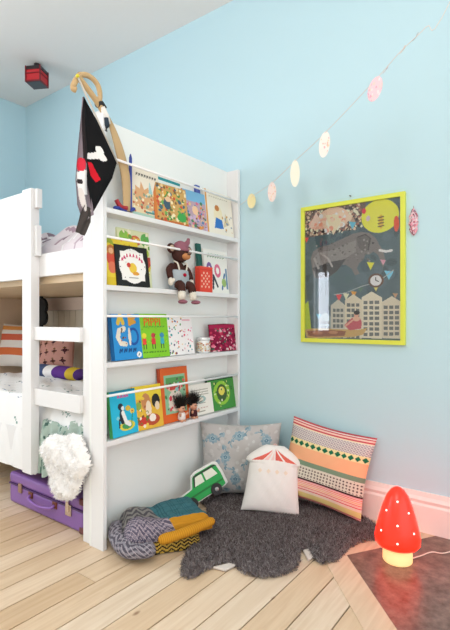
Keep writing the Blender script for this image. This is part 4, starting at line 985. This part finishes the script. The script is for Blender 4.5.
# lower: black and ochre herringbone
cv = Cv(130, 90, '#2a2420'); herr(cv, '', '#c0a048', 12, 26)
q = [atz(130, 560, 0), atz(202, 548, 0), atz(192, 512, 0), atz(116, 528, 0)]
o = mound('knitted_blanket', '', q, .004, .078, cv, 1, 5); tag(o, 'folded black and ochre herringbone knit blanket under the patchwork one', 'blanket')
# upper: grey chevron, teal and ochre blocks
cv = Cv(190, 130, '#3f6f78')
U, V = cv.U, cv.V
gm_ = (U < .43+.20*(.55-V)) ; cv.m(gm_, '#8d8a86'); herr(cv, '', '#58565a', 9, 9, gm_)
g2 = gm_ & (V < .42); cv.m(g2, '#8c8490'); herr(cv, '', '#5a5668', 14, 12, g2, .3)
cv.m(gm_ & (V < .42) & (((U*31+V*17) % 1) < .12), '#c8b8bc')
tl = (~gm_) & (V >= .24); cv.m(tl & (((V*60) % 1) < .35), '#4b7d86'); cv.m(tl & (((U*50) % 1) < .15), '#355f68')
oc = (~gm_) & (V < .24); cv.m(oc, '#c98f2c'); cv.m(oc & (((V*70) % 1) < .4), '#b98226')
q = [atz(126, 553, .04), atz(214, 527, .06), atz(190, 502, .06), atz(110, 522, .04)]
o = mound('knitted_blanket', '', q, .055, .062, cv, 2, 7, lambda U, V: .022*np.exp(-((U-.12)/.12)**2)+.010*np.exp(-((V-.16)/.12)**2)-.018*np.exp(-((U-.42)/.07)**2)*.7)
tag(o, 'folded patchwork knit blanket of grey chevron, teal and ochre on top', 'blanket')
def roll(name, path, rad, cv, par):
    for p_ in path: p_.x = max(p_.x, XBK+rad+.006)
    P_ = crv(path, 8); N = len(P_); A_ = np.array([tuple(p_) for p_ in P_])-np.array(par.location)
    D_ = np.gradient(A_, axis=0); D_ /= np.linalg.norm(D_, axis=1)[:, None]; S_ = np.cross(D_, [0, 0, 1.0]); S_ /= np.linalg.norm(S_, axis=1)[:, None]; Q_ = np.cross(S_, D_)
    def fn(U, V):
        t = U*(N-1); a = V*2*PI; r_ = rad*(1-np.abs(2*U-1)**10).clip(0)**.5*(1+.05*np.sin(U*14)); out = []
        for k in range(3):
            out.append(np.interp(t, range(N), A_[:, k])+r_*(np.cos(a)*np.interp(t, range(N), S_[:, k])+.9*np.sin(a)*np.interp(t, range(N), Q_[:, k])))
        return tuple(out)
    return sheet(name, cv, fn, KNB, par)
cv = Cv(60, 40, '#cf942e'); cv.m(((cv.U*30) % 1) < .35, '#bd8426')
roll('rolled_edge', [atz(158, 541, .075), atz(186, 532, .085), atz(214, 520, .085)], .023, cv, o)
cv = Cv(120, 60, '#8b8890'); herr(cv, '', '#56535e', 6, 9); cv.m(((cv.U*17+cv.V*9) % 1) < .12, '#b9aeb4')
roll('folded_edge', [atz(114, 522, .07), atz(117, 538, .06), atz(131, 551, .052), atz(156, 549, .05)], .034, cv, o)

# ------------------------------------------------------------------ mushroom lamp
lp = atz(397.5, 560, .004)
lamp = thing('mushroom_lamp', 'glowing red toadstool lamp with white dots standing on the hearth', 'lamp', lp)
LH = .30
STEM = mat('#e8d3a0', .4, emit=.75, ecol='#ffcf86')
MB().lathe([(.055,0),(.058,.004),(.058,.03),(.054,.07),(.048,.11)], 40).build('stem', STEM, lamp, smooth=True)
prof = [(.058,.066),(.078,.066),(.087,.078),(.088,.10),(.081,.138),(.071,.18),(.058,.225),(.042,.265),(.026,.288),(.010,.299),(.001,.301)]
from bisect import bisect
def capr(z):
    for (r0, z0_), (r1, z1_) in zip(prof[1:-1], prof[2:]):
        if z0_ <= z <= z1_: return r0+(r1-r0)*(z-z0_)/(z1_-z0_+1e-9)
    return .02
cm = MB().lathe(prof, 48).build('cap', mat('#e01212', .3, emit=4, ecol='#ff1a0b'), lamp, smooth=True)
dm = mat('#fff6ee', .4, emit=1.2, ecol='#ffe8d8')
base_a = math.atan2(-lp.y, -lp.x)
for i, (da, z) in enumerate([(0,.255),(-.75,.215),(.75,.215),(0,.170),(-.85,.135),(.85,.140),(0,.105),(2.0,.2),(3.1,.15),(-2.0,.2),(2.6,.25),(-2.7,.12)]):
    a = base_a+da; r_ = capr(z); MB().ball((r_*math.cos(a), r_*math.sin(a), z), .0042, n=10, m=8).build('dot', dm, lamp, smooth=True)
cd = [atz(410, 559, .008), atz(420, 556, .008), atz(432, 552, .008), atz(445, 553, .008), atz(470, 545, .008)]
W(MB().tube(crv(cd, 6), .0025, 8), 'cord', mat('#f2ded0', .5), lamp, smooth=True)

# ------------------------------------------------------------------ light
def area(name, loc, rot, size, size_y, power, col=(1,1,1)):
    l = bpy.data.lights.new(name, 'AREA'); l.shape = 'RECTANGLE'; l.size = size; l.size_y = size_y; l.energy = power; l.color = col
    o = bpy.data.objects.new(name, l); COL.objects.link(o); o.location = loc; o.rotation_euler = rot; return o
area('window_daylight', (XL+.06, -.45, 1.75), (0, -PI/2, 0), 1.7, 1.7, 24, (.95, .98, 1))
pl = bpy.data.lights.new('room_fill_light', 'POINT'); pl.energy = 62; pl.color = (1, .98, .96); pl.shadow_soft_size = .55  # added fill light without a fitting, brightens the ceiling and upper wall
po_ = bpy.data.objects.new('room_fill_light', pl); COL.objects.link(po_); po_.location = (-.3, -.5, 2.35)
w = bpy.data.worlds.new('world'); bpy.context.scene.world = w; w.use_nodes = True
bg = w.node_tree.nodes['Background']; bg.inputs[0].default_value = (.975, .985, 1, 1); bg.inputs[1].default_value = 1.85
vs_ = bpy.context.scene.view_settings; vs_.view_transform = 'Standard'; vs_.look = 'None'; vs_.gamma = 1; vs_.exposure = 0.07
